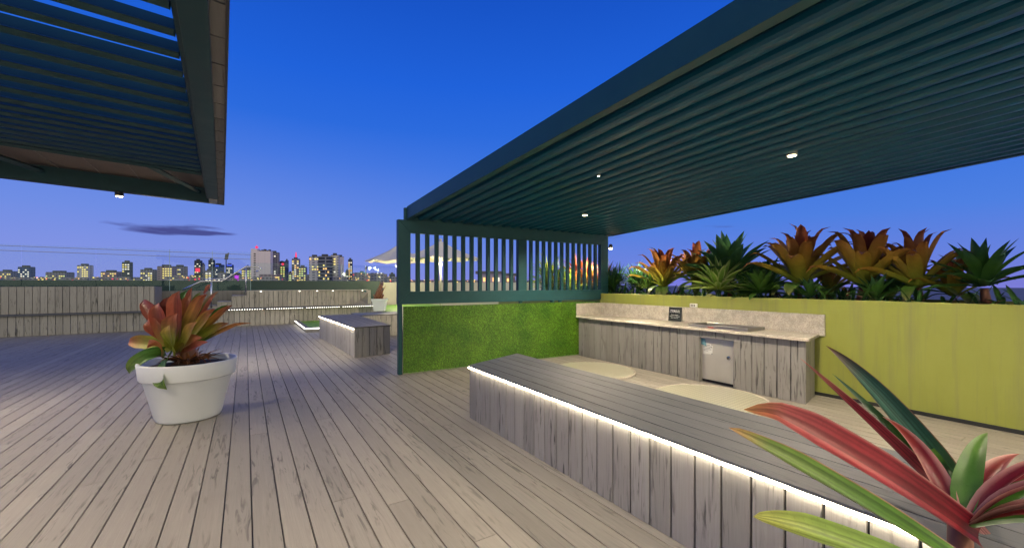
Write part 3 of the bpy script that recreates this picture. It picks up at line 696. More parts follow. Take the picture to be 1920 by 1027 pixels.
def rosette(mb, c, n, Ln, W, e0, e1, colo, coli, prof='strap', cup=.35, curl=25, rng=None, bend=12, hook=0.0, edge=None, lj=.15, sw=1.0, inner=1.0, r0=.04, az0=0):
    c = Vector(c)
    for i in range(n):
        k = (i + .5) / n; az = az0 + i * 2.39996 + rng.uniform(-.12, .12)
        e = R(e0 + (e1 - e0) * k ** sw + rng.uniform(-5, 5)); l_ = Ln * (1 + (inner - 1) * k) * rng.uniform(1 - lj, 1 + lj)
        h = Vector((math.cos(az), math.sin(az), 0)); up = Vector((0, 0, 1))
        d0 = h * math.cos(e + R(bend)) + up * math.sin(e + R(bend)); e2 = e - R(curl * (1 - k * .6)); d1 = h * math.cos(e2) + up * math.sin(e2)
        b0 = c + h * r0 * (1 - k * .6) + up * (k * .05); b1 = b0 + d0 * l_ * .52; b2_ = b1 + d1 * l_ * .48
        cols = [lerp3(a, b, k) for a, b in zip(colo, coli)]
        leaf(mb, b0, b1, b2_, W * rng.uniform(.85, 1.12) * (1 - .25 * k), up - h * .15 if e < R(75) else -h, cols, prof, cup, hook=hook, edge=edge, rng=rng)
YG = (.28, .34, .04); YO = (.46, .34, .04); GR = (.07, .19, .03); DG = (.035, .11, .045); RD = (.34, .065, .035); RB = (.22, .05, .035); OR = (.48, .19, .04); BG = (.03, .10, .075); PK = (.45, .10, .08)
def plant(name, label, cat, loc, fn, group=None, stem=None, seed=1):
    o = thing(name, label, cat, loc, group); mb = MB(); mb.usec = True; rng = random.Random(seed); fn(mb, Vector(loc), rng)
    mb.build('foliage', M['leaf'], o, smooth=True)
    o.rotation_euler = (R(rng.uniform(-7, 7)), R(rng.uniform(-7, 7)), 0)
    if stem:
        mb = MB(); mb.tube([Vector(loc), Vector(loc) + Vector((0, 0, stem))], [.05, .035], 8); mb.build('stem', M['stem'], o, smooth=True)
    return o
def brom(Ln, W, zc, n=26, hang=5):
    def f(mb, c, r):
        top = c + Vector((0, 0, zc))
        rosette(mb, top, n, Ln, W, 18, 84, [YG, YG, YO, OR], [YG, OR, RD, RB], 'strap', .45, 14, r, 8, hook=.6, lj=.12, sw=.85, inner=.92)
        for i in range(hang):                      # old drooping leaves
            a = r.uniform(0, 6.28); h = Vector((math.cos(a), math.sin(a), 0))
            leaf(mb, top, top + h * Ln * .35 + Vector((0, 0, .08)), top + h * Ln * r.uniform(.4, .55) + Vector((0, 0, -zc - .02 + r.uniform(0, .1))), W * .9, Vector((0, 0, 1)), [YG, GR, (.16, .17, .05)], 'strap', .2, rng=r)
    return f
def agv(Ln, W, zc, n=34, c1=(DG, GR, DG), c2=(GR, GR, BG), e0=2, e1=80, edge=None, curl=20):
    def f(mb, c, r): rosette(mb, c + Vector((0, 0, zc)), n, Ln, W, e0, e1, list(c1), list(c2), 'agave', .4, curl, r, 10, lj=.14, edge=edge, inner=.85)
    return f
def pos(px, py_, X=7.0, z=1.24):
    q = at(px, 500, 1.0); k = X / q.x; return (q.x * k, q.y * k, z)
GRP = 'plants along the green planter'
plant('bromeliad', 'red and yellow bromeliad in the planter, first one right of the slatted screen', 'bromeliad', pos(1245, 0, 6.95), brom(.80, .18, .18, 28), GRP, .16, 11)
plant('bromeliad', 'dark red bromeliad half hidden behind the bright green agave in the planter', 'bromeliad', pos(1306, 0, 7.25), brom(.78, .165, .26, 26), GRP, .2, 5)
plant('agave', 'largest dark green agave rising above all others in the planter', 'agave', pos(1370, 0, 7.15), agv(.92, .25, .30, 40, ((.06, .17, .05), (.09, .22, .05), (.05, .15, .06)), ((.08, .22, .05), (.10, .24, .06), (.05, .15, .09))), GRP, .3, 21)
plant('agave', 'bright lime green striped agave spilling over the planter edge above the power outlet', 'agave', pos(1345, 0, 6.72), agv(.60, .115, .14, 52, ((.45, .62, .06), (.36, .58, .07), (.32, .50, .10)), ((.15, .36, .05), (.18, .40, .06), (.28, .44, .10)), -12, 75, (.62, .68, .28), 15), GRP, None, 8)
plant('agave', 'low mid green leafy plant between the lime agave and the big orange bromeliad', 'agave', pos(1428, 0, 6.78), agv(.50, .11, .10, 40, (GR, (.09, .2, .03), GR), (GR, (.10, .22, .04), GR), -8, 70), GRP, None, 9)
plant('agave', 'small dark green clump under the largest agave', 'agave', pos(1392, 0, 7.0), agv(.5, .10, .08, 26), GRP, None, 19)
plant('bromeliad', 'largest orange bromeliad standing on its own to the right in the planter', 'bromeliad', pos(1497, 0, 6.95), brom(.88, .205, .24, 28, 7), GRP, .22, 14)
plant('bromeliad', 'orange bromeliad at the right, beyond the red spear leaves in the foreground', 'bromeliad', pos(1612, 0, 7.0), brom(.78, .19, .22, 26, 6), GRP, .2, 31)
plant('bromeliad', 'rust coloured bromeliad near the right edge of the view in the planter', 'bromeliad', pos(1725, 0, 7.05), brom(.72, .15, .2, 24, 6), GRP, .2, 37)
plant('agave', 'green agave last in the planter at the right edge of the view', 'agave', pos(1850, 0, 7.1), agv(.6, .14, .22, 30), GRP, .2, 41)
EX = (
 ('agave', 'green agave filling the gap between the first red bromeliad and the dark red one', (1222, 7.45), agv(.5, .13, .12, 26)),
 ('agave', 'green agave behind the dark red bromeliad, left of the largest agave', (1330, 7.5), agv(.55, .14, .14, 26)),
 ('agave', 'green agave behind and right of the largest agave', (1440, 7.45), agv(.56, .14, .16, 28)),
 ('bromeliad', 'small yellow green bromeliad low between the largest orange bromeliad and the next', (1556, 7.4), brom(.46, .12, .10, 20, 4)),
 ('agave', 'low green agave at the foot of the largest orange bromeliad', (1520, 6.8), agv(.32, .09, .05, 24)),
 ('agave', 'low green agave at the foot of the orange bromeliad on the right', (1640, 6.8), agv(.34, .09, .05, 24)),
 ('agave', 'dark agave between the two right hand orange bromeliads', (1670, 7.45), agv(.55, .13, .14, 26)),
 ('bromeliad', 'small bromeliad low before the last agave at the right', (1790, 7.3), brom(.48, .12, .10, 20, 4)),
)
for i, (nm, lb, (px_, xx_), fn) in enumerate(EX): plant(nm, lb, nm, pos(px_, 0, xx_), fn, GRP, None, 70 + i)
def strappy(Ln, W, n, c1, c2, nst=4):
    def f(mb, c, r):
        for s in range(nst):
            q = c + Vector((r.uniform(-.15, .15), r.uniform(-.25, .25), r.uniform(.05, .28)))
            rosette(mb, q, n, Ln, W, 0, 82, c1, c2, 'blade', .3, 45, r, 15, lj=.25, inner=.9)
    return f
plant('strappy_plant', 'dark green strappy plant beside the right stile of the screen', 'plant', pos(1158, 0, 6.95), strappy(.48, .05, 24, [GR, GR, DG], [GR, DG, BG], 8), GRP, None, 3)
plant('strappy_plant', 'dark green bushy plant between the screen and the first red bromeliad', 'plant', pos(1192, 0, 7.15), strappy(.48, .05, 24, [DG, GR, DG], [DG, DG, BG], 9), GRP, None, 4)
plant('strappy_plant', 'low green plant at the foot of the first red bromeliad', 'plant', pos(1212, 0, 6.75), strappy(.22, .03, 16, [GR, YG, GR], [GR, GR, GR], 3), GRP, None, 6)
LG = (.30, .40, .05)
plant('strappy_plant', 'brightly lit yellow green bush seen through the right bay of slats', 'plant', pos(1032, 0, 7.0), strappy(.95, .085, 26, [YG, LG, LG], [GR, LG, LG], 5), GRP, None, 51)
plant('strappy_plant', 'lit red leaved bush seen through the slats beside the right stile', 'plant', pos(1085, 0, 7.0), strappy(.85, .095, 22, [YG, OR, RD], [OR, RD, RD], 4), GRP, None, 52)
plant('strappy_plant', 'low yellow green plant seen through the slats below the red bush', 'plant', pos(1062, 0, 6.75), strappy(.55, .07, 20, [LG, LG, YG], [LG, GR, GR], 3), GRP, None, 53)
plant('strappy_plant', 'green plant seen through the last slats before the stile', 'plant', pos(1120, 0, 7.1), strappy(.65, .07, 20, [GR, YG, RD], [OR, RD, GR], 3), GRP, None, 54)
# leaf litter / ground cover in the planter
mb = MB(); mb.usec = True; rng = random.Random(77)
for i in range(520):
    y = rng.uniform(-2, 9.6); x_ = rng.uniform(6.62, 7.6); a = rng.uniform(0, 6.28); l_ = rng.uniform(.16, .36); e = rng.uniform(.2, 1.25)
    h = Vector((math.cos(a) * math.cos(e), math.sin(a) * math.cos(e), math.sin(e))); p = Vector((x_, y, 1.235))
    leaf(mb, p, p + h * l_ * .6 + Vector((0, 0, .03)), p + h * l_, .045, (0, 0, 1), [DG, GR if rng.random() < .85 else RB, DG], 'agave', .3, 5, rng=rng)
o = mb.build('ground_cover', M['leaf'], None, smooth=True); tag(o, 'low dark leafy growth between the planter plants', 'ground cover', kind='stuff')

# ------------------------------------------------------------------ big white pot with bromeliad, left
PX, PY = -.535, 5.95
pt = thing('potted_bromeliad', 'large round white pot with a red and green bromeliad on the deck at the left', 'potted plant', (PX, PY, 0))
mb = MB()
mb.lathe([(.27, .003), (.295, .008), (.305, .03), (.405, .455), (.410, .462), (.432, .464), (.438, .475), (.455, .630), (.451, .642), (.436, .644), (.420, .636), (.412, .56), (.40, .56)], (PX, PY, 0), 72)
mb.build('pot', M['white_pot'], pt, smooth=True)
mb = MB(); mb.lathe([(.0, .55), (.41, .55), (.41, .575), (.2, .60), (.01, .61)], (PX, PY, 0), 40); mb.build('soil', M['soil'], pt, smooth=True)
mb = MB(); mb.usec = True; rng = random.Random(2)
tc_ = 4.74
def lf(px0, py0, px1, py1, px2, py2, w, cols, dt0=0, dt2=0, prof='strap', cup=.4, nh=None, edge=None, hook=.4, base_t=tc_, tgt=None, n=14):
    leaf(tgt or mb, at(px0, py0, base_t + dt0 * .3), at(px1, py1, base_t + (dt0 + dt2) * .5), at(px2, py2, base_t + dt2), w, nh or Vector((-dv[0], -dv[1], .35)), cols, prof, cup, n=n, hook=hook, edge=edge, rng=rng, nx=5, stripe=.28)
RG = (.40, .085, .04)
gy = (.32, .36, .04); rd2 = (.46, .13, .07); pk = (.58, .20, .14); dk = (.10, .03, .025)
# back leaves
lf(335, 640, 330, 590, 318, 556, .17, [GR, GR, DG], .1, .35)
lf(335, 640, 345, 590, 347, 540, .17, [GR, DG, GR], .1, .40)
lf(330, 640, 300, 600, 262, 560, .16, [GR, RD, RB], .1, .30)
lf(335, 640, 360, 590, 373, 546, .10, [GR, GR, (.2, .25, .06)], .1, .25)
lf(335, 640, 352, 585, 357, 538, .09, [RB, RD, rd2], .05, .15)
lf(325, 640, 318, 600, 314, 552, .20, [YG, RD, RB], 0, .15)
lf(325, 640, 300, 615, 270, 600, .17, [YG, RD, rd2], 0, 0)
lf(320, 650, 285, 640, 235, 640, .15, [YG, gy, rd2], 0, 0)
lf(338, 640, 375, 590, 406, 545, .09, [GR, GR, (.45, .25, .15)], 0, .1, edge=(.5, .3, .2))
lf(338, 642, 378, 600, 402, 548, .06, [RB, rd2, pk], 0, 0)
lf(340, 648, 385, 610, 424, 570, .10, [GR, (.08, .2, .03), GR], .05, .2)
lf(342, 652, 392, 608, 432, 571, .095, [gy, gy, OR, RB], 0, 0)
lf(345, 657, 385, 622, 425, 605, .10, [GR, gy, RB], 0, -.1)
lf(350, 655, 400, 625, 458, 602, .055, [gy, GR, OR, (.4, .15, .06)], 0, -.05, hook=2.5)
lf(330, 650, 332, 590, 330, 545, .175, [gy, rd2, RG, rd2], -.1, -.08)
lf(338, 650, 362, 590, 382, 550, .155, [gy, (.34, .25, .05), OR, RG], -.12, -.05)
lf(382, 552, 388, 545, 394, 532, .05, [RG, rd2, pk], -.17, -.1)
lf(322, 655, 322, 620, 324, 588, .19, [gy, gy, (.34, .15, .06), RG], -.22, -.22)
lf(325, 662, 345, 640, 372, 632, .13, [gy, (.3, .2, .05), rd2], -.15, -.3)
lf(310, 662, 300, 650, 280, 640, .16, [gy, OR, rd2], -.15, -.3)
lf(320, 665, 300, 690, 303, 728, .17, [GR, (.10, .22, .03), (.12, .2, .03)], -.2, -.5, nh=Vector((-dv[0] - .2, -dv[1], .2)))
lf(310, 660, 270, 660, 235, 700, .15, [GR, GR, (.14, .2, .03)], -.2, -.3)
lf(330, 660, 350, 655, 385, 640, .09, [OR, RB, rd2], -.1, -.35)
lf(332, 652, 345, 600, 352, 552, .16, [gy, (.36, .26, .05), OR, rd2], -.05, .0)
lf(326, 655, 300, 610, 290, 566, .17, [gy, (.34, .16, .05), RD, rd2], -.08, .05)
lf(335, 655, 372, 615, 398, 578, .12, [gy, gy, (.42, .26, .05), RG], -.15, -.12)
lf(330, 660, 318, 640, 312, 612, .15, [gy, gy, (.40, .22, .06)], -.28, -.38)
lf(336, 660, 352, 632, 362, 604, .13, [gy, (.36, .30, .05), (.42, .18, .07)], -.25, -.33)
mb.build('foliage', M['leaf'], pt, smooth=True)
mb = MB(); mb.usec = True
for i in range(46):                     # dry brown base leaves
    a = rng.uniform(0, 6.28); h = Vector((math.cos(a), math.sin(a), 0)); c0 = Vector((PX + .0, PY, .60)) + h * .04
    e = rng.uniform(.05, .25)
    leaf(mb, c0, c0 + h * .12 + Vector((0, 0, e * .6)), c0 + h * rng.uniform(.15, .30) + Vector((0, 0, rng.uniform(-.03, .16))), rng.uniform(.03, .07), (0, 0, 1), [(.10, .05, .03), (.42, .17, .05), (.20, .08, .04)] if rng.random() < .6 else [(.10, .05, .03), (.14, .07, .05), (.06, .03, .02)], 'blade', .6, 8, rng=rng)
c0 = Vector((PX, PY, .58)); mb2 = MB(); mb2.tube([c0, c0 + Vector((0, 0, .12)), c0 + Vector((-.02, 0, .24))], [.10, .09, .05], 12); mb2.build('stump', M['stem'], pt, smooth=True)
mb.build('dry_leaves', M['leaf'], pt, smooth=True)

# ------------------------------------------------------------------ foreground spear-leaved plant
fc = at(1800, 1000, 1.35)
fg = thing('cordyline', 'foreground plant with long red and green spear leaves in front of the long bench', 'potted plant', (fc.x, fc.y, 0))
mb = MB(); mb.usec = True
def pxl(P, w, cols, nh=None, edge=None, prof='blade', cup=.5, hook=0):
    (a, b_, c_) = [at(*q) for q in P]; leaf(mb, a, b_, c_, w, nh or Vector((-dv[0] * .6, -dv[1] * .6, .9)), cols, prof, cup, n=26, hook=hook, edge=edge, rng=rng, nx=12, stripe=.5)
CR = (.165, .010, .020); CP = (.55, .27, .24); GL = (.13, .25, .03)
pxl([(1830, 1075, 1.25), (1640, 950, 1.20), (1366, 801, 1.32)], .090, [GR, (.08, .20, .02), (.07, .17, .015), (.08, .19, .02), (.10, .20, .03), (.12, .22, .03), (.14, .22, .04), (.42, .22, .08)], edge=(.50, .26, .18), nh=Vector((-.2, -.5, 1)), prof='strap')
pxl([(1835, 1010, 1.30), (1640, 868, 1.34), (1407, 752, 1.48)], .135, [CR, CR, CR, (.27, .022, .035), (.28, .025, .035), (.30, .04, .05), (.34, .07, .07), (.40, .20, .06)], edge=CP, nh=Vector((-.35, -.6, .8)), prof='strap', hook=.5)
pxl([(1840, 1000, 1.5), (1640, 800, 1.62), (1500, 671, 1.85)], .095, [CP, CR, CR, (.5, .2, .15)], edge=CP, nh=Vector((.6, -.3, .5)))
pxl([(1850, 990, 1.6), (1650, 720, 1.75), (1549, 648, 1.85)], .105, [GR, BG, BG, (.14, .06, .05)], edge=(.3, .14, .10), nh=Vector((-.8, -.6, .5)))
pxl([(1845, 1000, 1.55), (1660, 790, 1.70), (1560, 700, 1.9)], .07, [GR, (.05, .13, .03), BG], nh=Vector((-.2, -.3, 1)))
pxl([(1840, 1120, 1.12), (1600, 1015, 1.05), (1412, 968, 1.12)], .085, [GR, (.16, .26, .05), (.22, .32, .06), (.35, .36, .08)], nh=Vector((-.2, -.4, 1)), prof='strap')
for i in range(12):
    a = i * 2.4 + .4; h = Vector((math.cos(a), math.sin(a), 0)); 
    # keep the side facing the bench view clear
    if h.dot(Vector((-rv[0], -rv[1], 0))) > .25: h = -h
    e = .5 + .06 * i; l_ = rng.uniform(.45, .62); c0 = Vector((fc.x, fc.y, .72)) + h * .02
    p1 = c0 + h * l_ * .5 * math.cos(e) + Vector((0, 0, l_ * .55 * math.sin(e))); p2 = p1 + h * l_ * .55 + Vector((0, 0, l_ * .2 * math.sin(e) - .08))
    leaf(mb, c0, p1, p2, rng.uniform(.06, .09), (0, 0, 1), [CR, CR, RD] if i % 3 else [GR, GR, GL], 'blade', .5, 14, edge=CP if i % 3 else None, rng=rng)
mb.build('foliage', M['leaf'], fg, smooth=True)
mb = MB(); mb.tube([(fc.x, fc.y, .40), (fc.x, fc.y, .74)], [.035, .03], 10); mb.build('stem', M['stem'], fg, smooth=True)
mb = MB(); mb.lathe([(.15, .003), (.16, .02), (.20, .42), (.205, .45), (.19, .45), (.185, .40)], (fc.x, fc.y, 0), 40); mb.build('pot', M['white_pot'], fg, smooth=True)
mb = MB(); mb.lathe([(.0, .38), (.185, .38), (.18, .41), (.01, .42)], (fc.x, fc.y, 0), 30); mb.build('soil', M['soil'], fg)

# ------------------------------------------------------------------ louvred roof upper left
lr = thing('louvred_awning', 'dark green steel louvred awning with a timber fascia, overhead at the upper left', 'awning', (-.3, 8.2, 2.8))
ang = math.atan2(.235, 6.15)
def LX(q):      # local: x to the left is negative, y along the eave towards the view, origin at the fascia corner
    c_, s_ = math.cos(ang), math.sin(ang)
    z = q.z + .0 * q.x + (-.040) * q.x + .0
    return Vector((-.305 + q.x * c_ - q.y * s_, 8.42 + q.x * s_ + q.y * c_, 2.80 + z))
def lbox(x0, x1, y0, y1, z0, z1, name, m, parent=lr, bev=.003, r=0.0):
    mb = MB(); mb.box(x0, x1, y0, y1, z0, z1, r, xf=LX); return mb.build(name, M[m], parent, bev)
yb = -11.5
mb = MB(); y = -.02                                                # fascia soffit boards
while y > yb: mb.box(-.070, -.004, y - .33, y - .008, 0, .018, rv_(), xf=LX); y -= .335
M['soffit_b'] = wood('soffit_board', 1, (.17, .165, .16), (.05, .045, .04), .5)
mb.build('fascia_soffit', M['soffit_b'], lr)
lbox(-.004, .012, yb, 0, -.01, .26, 'fascia', 'charcoal')
lbox(-4.2, -.004, -.012, .004, -.01, .26, 'end_fascia', 'charcoal')
lbox(-4.2, -.07, -.065, -.013, 0, .018, 'end_soffit', 'soffit_b')
lbox(-.192, -.072, yb, -.12, -.02, .20, 'beam', 'dark_steel')
lbox(-.222, -.194, yb, -.12, .03, .20, 'gutter', 'dark_steel')
lbox(-4.2, -.194, -.19, -.12, -.02, .20, 'end_beam', 'dark_steel')
lbox(-.185, -.08, -.55, -.14, -.026, -.021, 'cover_plate', 'stone_back', bev=0)
lbox(-4.2, -.225, -2.05, -.10, .22, .24, 'roof_panel', 'soffit')
for k in range(9): lbox(-.62 - k * .42, -.61 - k * .42, -2.0, -.12, .212, .219, 'panel_joint', 'stone_back', bev=0)
for (a, b_) in (((-.85, -1.9), (-.32, -.25)), ((-2.6, -1.9), (-2.0, -.25))):
    a3 = LX(Vector((*a, .12))); b3 = LX(Vector((*b_, .12))); mb = MB(); mb.tube([a3, b3], .035, 4); mb.build('brace', M['dark_steel'], lr)
y = -2.05; k = 0
while y > yb:
    mb = MB(); A = []; B = []
    pr = [(.0, .03), (.02, .0), (.06, .02), (.17, .145), (.165, .165), (.05, .055)]
    for q in pr:
        A.append(mb.vert(LX(Vector((-4.2, y - .05 + q[0], q[1] + .0))))); B.append(mb.vert(LX(Vector((-.225, y - .05 + q[0], q[1] + .0)))))
    for i in range(len(pr)): mb.face((A[i], B[i], B[(i + 1) % len(pr)], A[(i + 1) % len(pr)]))
    mb.face(A[::-1]); mb.face(B); mb.build('louvre', M['dark_steel'], lr, bevel=.002)
    y -= .20 if y > -3.6 else .27
for (xx, yy, e) in ((-.13, -6.75, 240), (-.13, -9.6, 240), (-2.9, -7.6, 200), (-2.6, -4.6, 400), (-2.5, -1.2, 400)):  # downlights added under the awning as fill for deck and benches
    p = LX(Vector((xx, yy, -.026)))
    mb = MB(); mb.lathe([(.04, 0), (.042, .004), (.04, .008)], tuple(p), 20); h_ = mb.build('downlight', M['stainless'], lr)
    mb = MB(); mb.lathe([(.030, -.003), (.030, -.001)], tuple(p), 20); mb.build('lens', M['lamp'], h_)
    spot(h_, p - Vector((0, 0, .01)), (p.x, p.y, 0), e, WARM, R(140), .7, .03)
p = LX(Vector((-1.25, -.155, -.03)))  # flood lamp added to brighten the mid deck and corner bench
mb = MB(); mb.lathe([(.02, .01), (.05, .0), (.05, -.05), (.045, -.055)], tuple(p), 20); h_ = mb.build('added_flood_lamp', M['charcoal'], lr)
mb = MB(); mb.lathe([(.038, -.060), (.038, -.057)], tuple(p), 20); mb.build('lens', M['lamp'], h_)
spot(h_, p - Vector((0, 0, .065)), (1.9, 11.0, .3), 900, (1, .86, .66), R(105), .9, .04)
for px_ in (-3.9,):
    p = LX(Vector((px_, -.16, 0))); mb = MB(); mb.box(p.x - .05, p.x + .05, p.y - .05, p.y + .05, .003, p.z); mb.build('post', M['green_steel'], lr)

# ------------------------------------------------------------------ umbrellas
def umbrella(px, t, r, label, rot):
    base = at(px, 531, t); o = thing('garden_umbrella', label, 'umbrella', (base.x, base.y, 0), 'lit umbrellas behind the screen')
    ze, za = 2.52, 3.30; n = 8; mb = MB(); rings = []
    for j, (k, z) in enumerate(((0.0, za), (.04, za - .01), (.35, ze + (za - ze) * .58), (.7, ze + (za - ze) * .25), (1.0, ze))):
        if j == 0: ap = mb.vert((base.x, base.y, za)); continue
        ring = []
        for i in range(n * 4):
            a = rot + 2 * math.pi * i / (n * 4); f = (i % 4) / 4; rr_ = r * k * math.cos(math.pi / n) / math.cos((f - .5) * 2 * math.pi / n)
            ring.append(mb.vert((base.x + rr_ * math.cos(a), base.y + rr_ * math.sin(a), z + k * .04 * math.cos(2 * math.pi * f) )))
        rings.append(ring)
    for i in range(n * 4): mb.face((ap, rings[0][i], rings[0][(i + 1) % (n * 4)]))
    for a, b_ in zip(rings, rings[1:]):
        for i in range(n * 4): mb.face((a[i], b_[i], b_[(i + 1) % (n * 4)], a[(i + 1) % (n * 4)]))
    cn = mb.build('canopy', M['canvas'], o, smooth=False); sd = cn.modifiers.new('s', 'SOLIDIFY'); sd.thickness = .006
    mb = MB(); mb.tube([(base.x, base.y, .003), (base.x, base.y, za + .06)], .045, 12); mb.build('pole', M['pole'], o, smooth=True)
    mb = MB(); mb.lathe([(.06, za + .02), (.07, za + .06), (.03, za + .12)], (base.x, base.y, 0), 12); mb.build('finial', M['pole'], o)
    mb = MB(); mb.lathe([(.32, .003), (.32, .07), (.08, .10)], (base.x, base.y, 0), 24); mb.build('base', M['charcoal'], o)
    for i in range(n):
        a = rot + 2 * math.pi * i / n; e = Vector((base.x + r * .97 * math.cos(a), base.y + r * .97 * math.sin(a), ze - .0)); hub = Vector((base.x, base.y, za - .06))
        mb = MB(); mb.tube([hub, e], .013, 5); mb.build('rib', M['pole'], o)
        md = hub.lerp(e, .5); mb = MB(); mb.tube([Vector((base.x, base.y, za - .62)), md], .010, 5); mb.build('strut', M['pole'], o)
    mb = MB(); mb.lathe([(.05, 2.28), (.09, 2.30), (.09, 2.33), (.05, 2.34)], (base.x, base.y, 0), 16); mb.build('lamp', M['pole'], o)
    for s in (-1, 1): point(o, (base.x + s * .2 * rv[0], base.y + s * .2 * rv[1] - .15, 2.36), 110, (1, .82, .5), .06)
umbrella(826, 18.0, 1.72, 'lit cream umbrella nearest, seen through the left bay of slats', .2)
umbrella(746, 20.0, 1.5, 'lit cream umbrella partly hidden by the left stile of the screen', .5)

# ------------------------------------------------------------------ city
mb = MB(); mb.box(-6000, 6000, 60, 8000, -41, -40); struct(mb.build('ground', M['ground']))
WINM = {}
def winmesh(key, wd, hh):
    k = (key, round(wd, 1), round(hh, 1))
    if k not in WINM:
        me = D.meshes.new('lit_window'); mbx = MB(); mbx.box(-wd / 2, wd / 2, -.15, 0, 0, hh)
        me.from_pydata(mbx.v, [], mbx.f); me.materials.append(M[key]); WINM[k] = me
    return WINM[k]
def tower(name, label, x0, x1, ytop, t, mt, wins='', prob=.3, nfl=None, yaw=14, depth=.6, cap=None, seed=0, bay=2.9, fh=3.3, wfrac=.64, ymin=None, zone=None, cat='building', maxw=95):
    rng = random.Random(seed + int(x0)); c = at((x0 + x1) / 2, 531, t); vis = (x1 - x0) / F * t; a = R(yaw)
    dpt = vis * depth; wd = (vis - dpt * abs(math.sin(a))) / math.cos(a)
    zt = H + (CY - ytop) / F * t
    o = thing(name, label, cat, (c.x, c.y, -40), 'towers on the skyline')
    th = -YAW + a; ux = Vector((math.cos(th), math.sin(th), 0)); uy = Vector((-ux.y, ux.x, 0))
    mb = MB(); mb.box(-wd / 2, wd / 2, -dpt / 2, dpt / 2, 0, zt + 40)
    body = MB(); body.v = mb.v; body.f = mb.f; body.r = mb.r; body.m = mb.m; body.c = mb.c
    me = D.meshes.new('body'); me.from_pydata(mb.v, [], mb.f); me.materials.append(M[mt]); bo = D.objects.new('body', me); col.objects.link(bo); bo.parent = o
    o.rotation_euler = (0, 0, th)
    # roof plant room
    me = D.meshes.new('roof'); m2_ = MB(); m2_.box(-wd * .48, wd * .48, -dpt * .48, dpt * .48, zt + 40.01, zt + 40.7); m2_.box(-wd * .25, wd * .18, -dpt * .3, dpt * .3, zt + 40.7, zt + 43)
    if cap != 'none':
        me.from_pydata(m2_.v, [], m2_.f); me.materials.append(M['roof_dark']); ro = D.objects.new('roof', me); col.objects.link(ro); ro.parent = o
    if wins:
        cnt = 0; nc = max(1, int(wd / bay)); fl = int((zt - 2) / fh)
        order = [(i, j) for i in range(fl) for j in range(nc)]; rng.shuffle(order)
        for (i, j) in order:
            if cnt >= maxw: break
            if zone and not zone(i / max(1, fl - 1), j / max(1, nc - 1)): continue
            if rng.random() > min(.95, prob * 1.35 + .04): continue
            key = wins[rng.randrange(len(wins))]; me = winmesh('win_' + key, wd / nc * wfrac, fh * .46)
            q = D.objects.new('lit_window', me); col.objects.link(q); q.parent = o
            q.location = (-wd / 2 + (j + .5) * wd / nc, -dpt / 2 - .02, 40 + 2.0 + i * fh); cnt += 1
        if dpt > 6:
            ns = max(1, int(dpt / bay))
            sx = 1 if yaw > 0 else -1
            for i in range(fl):
                for j in range(ns):
                    if cnt >= maxw or rng.random() > prob * .35: continue
                    key = wins[rng.randrange(len(wins))]; me = winmesh('win_' + key, bay * wfrac, fh * .48)
                    q = D.objects.new('lit_window', me); col.objects.link(q); q.parent = o; q.rotation_euler = (0, 0, R(-90))
                    q.location = (-wd / 2 - .02, -dpt / 2 + (j + .5) * dpt / ns, 40 + 2.0 + i * fh); cnt += 1
    return o, wd, dpt, zt
def add(o, name, mt, boxes=(), tubes=()):
    mb = MB()
    for b_ in boxes: mb.box(*b_)
    for pts, r_ in tubes: mb.tube(pts, r_, 6)
    me = D.meshes.new(name); me.from_pydata(mb.v, [], mb.f); me.materials.append(M[mt]); q = D.objects.new(name, me); col.objects.link(q); q.parent = o; return q
T = 620
tower('office_block', 'pinkish office block at the far left with rows of yellow windows', 300, 327, 500, T, 'f_pink', 'y', .75, zone=lambda i, j: j > .2, seed=1, yaw=12)
tower('office_block', 'second low block from the left with scattered yellow windows', 327, 349, 500, T + 40, 'f_mid', 'yyw', .55, seed=2, yaw=-14)
o, wd, dp, zt = tower('tower', 'dark tower carrying a red sign, left of the blue towers', 366, 378, 489, T + 60, 'f_dark', 'wwy', .2, seed=3)
add(o, 'red_sign', 'win_r', [(-wd * .3, wd * .4, -dp / 2 - .6, -dp / 2 - .3, 40 + zt - 18, 40 + zt - 12)])
tower('tower', 'narrow grey tower right beside the red sign tower', 379, 384, 496, T + 90, 'f_mid', 'w', .2, seed=4)
tower('tower', 'dark tower with bright top windows left of the floodlight mast', 392, 402, 488, T + 30, 'f_dark', 'yw', .2, seed=5)
o, wd, dp, zt = tower('tower', 'blue glass tower with a blue lit crown left of the mast', 401, 419, 497, T + 50, 'f_blue', 'w', .15, seed=6, yaw=-16)
add(o, 'lit_crown', 'win_b', [(-wd * .45, wd * .45, -dp / 2 - .4, -dp / 2 - .1, 40 + zt - 2.5, 40 + zt - .3)])
tower('apartment_block', 'low lit block in front of the blue tower', 386, 398, 508, T, 'f_mid', 'yw', .5, seed=7)
o, wd, dp, zt = tower('tower', 'dark blue tower with a lit dome just right of the mast', 425, 437, 497, T + 70, 'f_blue', 'www', .3, seed=8)
add(o, 'lit_crown', 'win_b', [(-wd * .45, wd * .45, -dp / 2 - .4, -dp / 2 - .1, 40 + zt - 1.6, 40 + zt + 1.2)])
tower('apartment_block', 'low white lit block below the blue towers', 410, 424, 512, T - 20, 'f_mid', 'ww', .5, seed=9)
o, wd, dp, zt = tower('office_block', 'low block with a magenta light beneath the handrail', 438, 455, 515, T, 'f_mid', 'wm', .35, seed=10)
add(o, 'magenta_sign', 'win_m', [(-3, 2, -dp / 2 - .6, -dp / 2 - .2, 40 + zt - 6, 40 + zt - 1)])
tower('office_block', 'low block with a strip of yellow green windows behind the top of the handrail', 455, 475, 505, T, 'f_mid', 'gy', .75, seed=11)
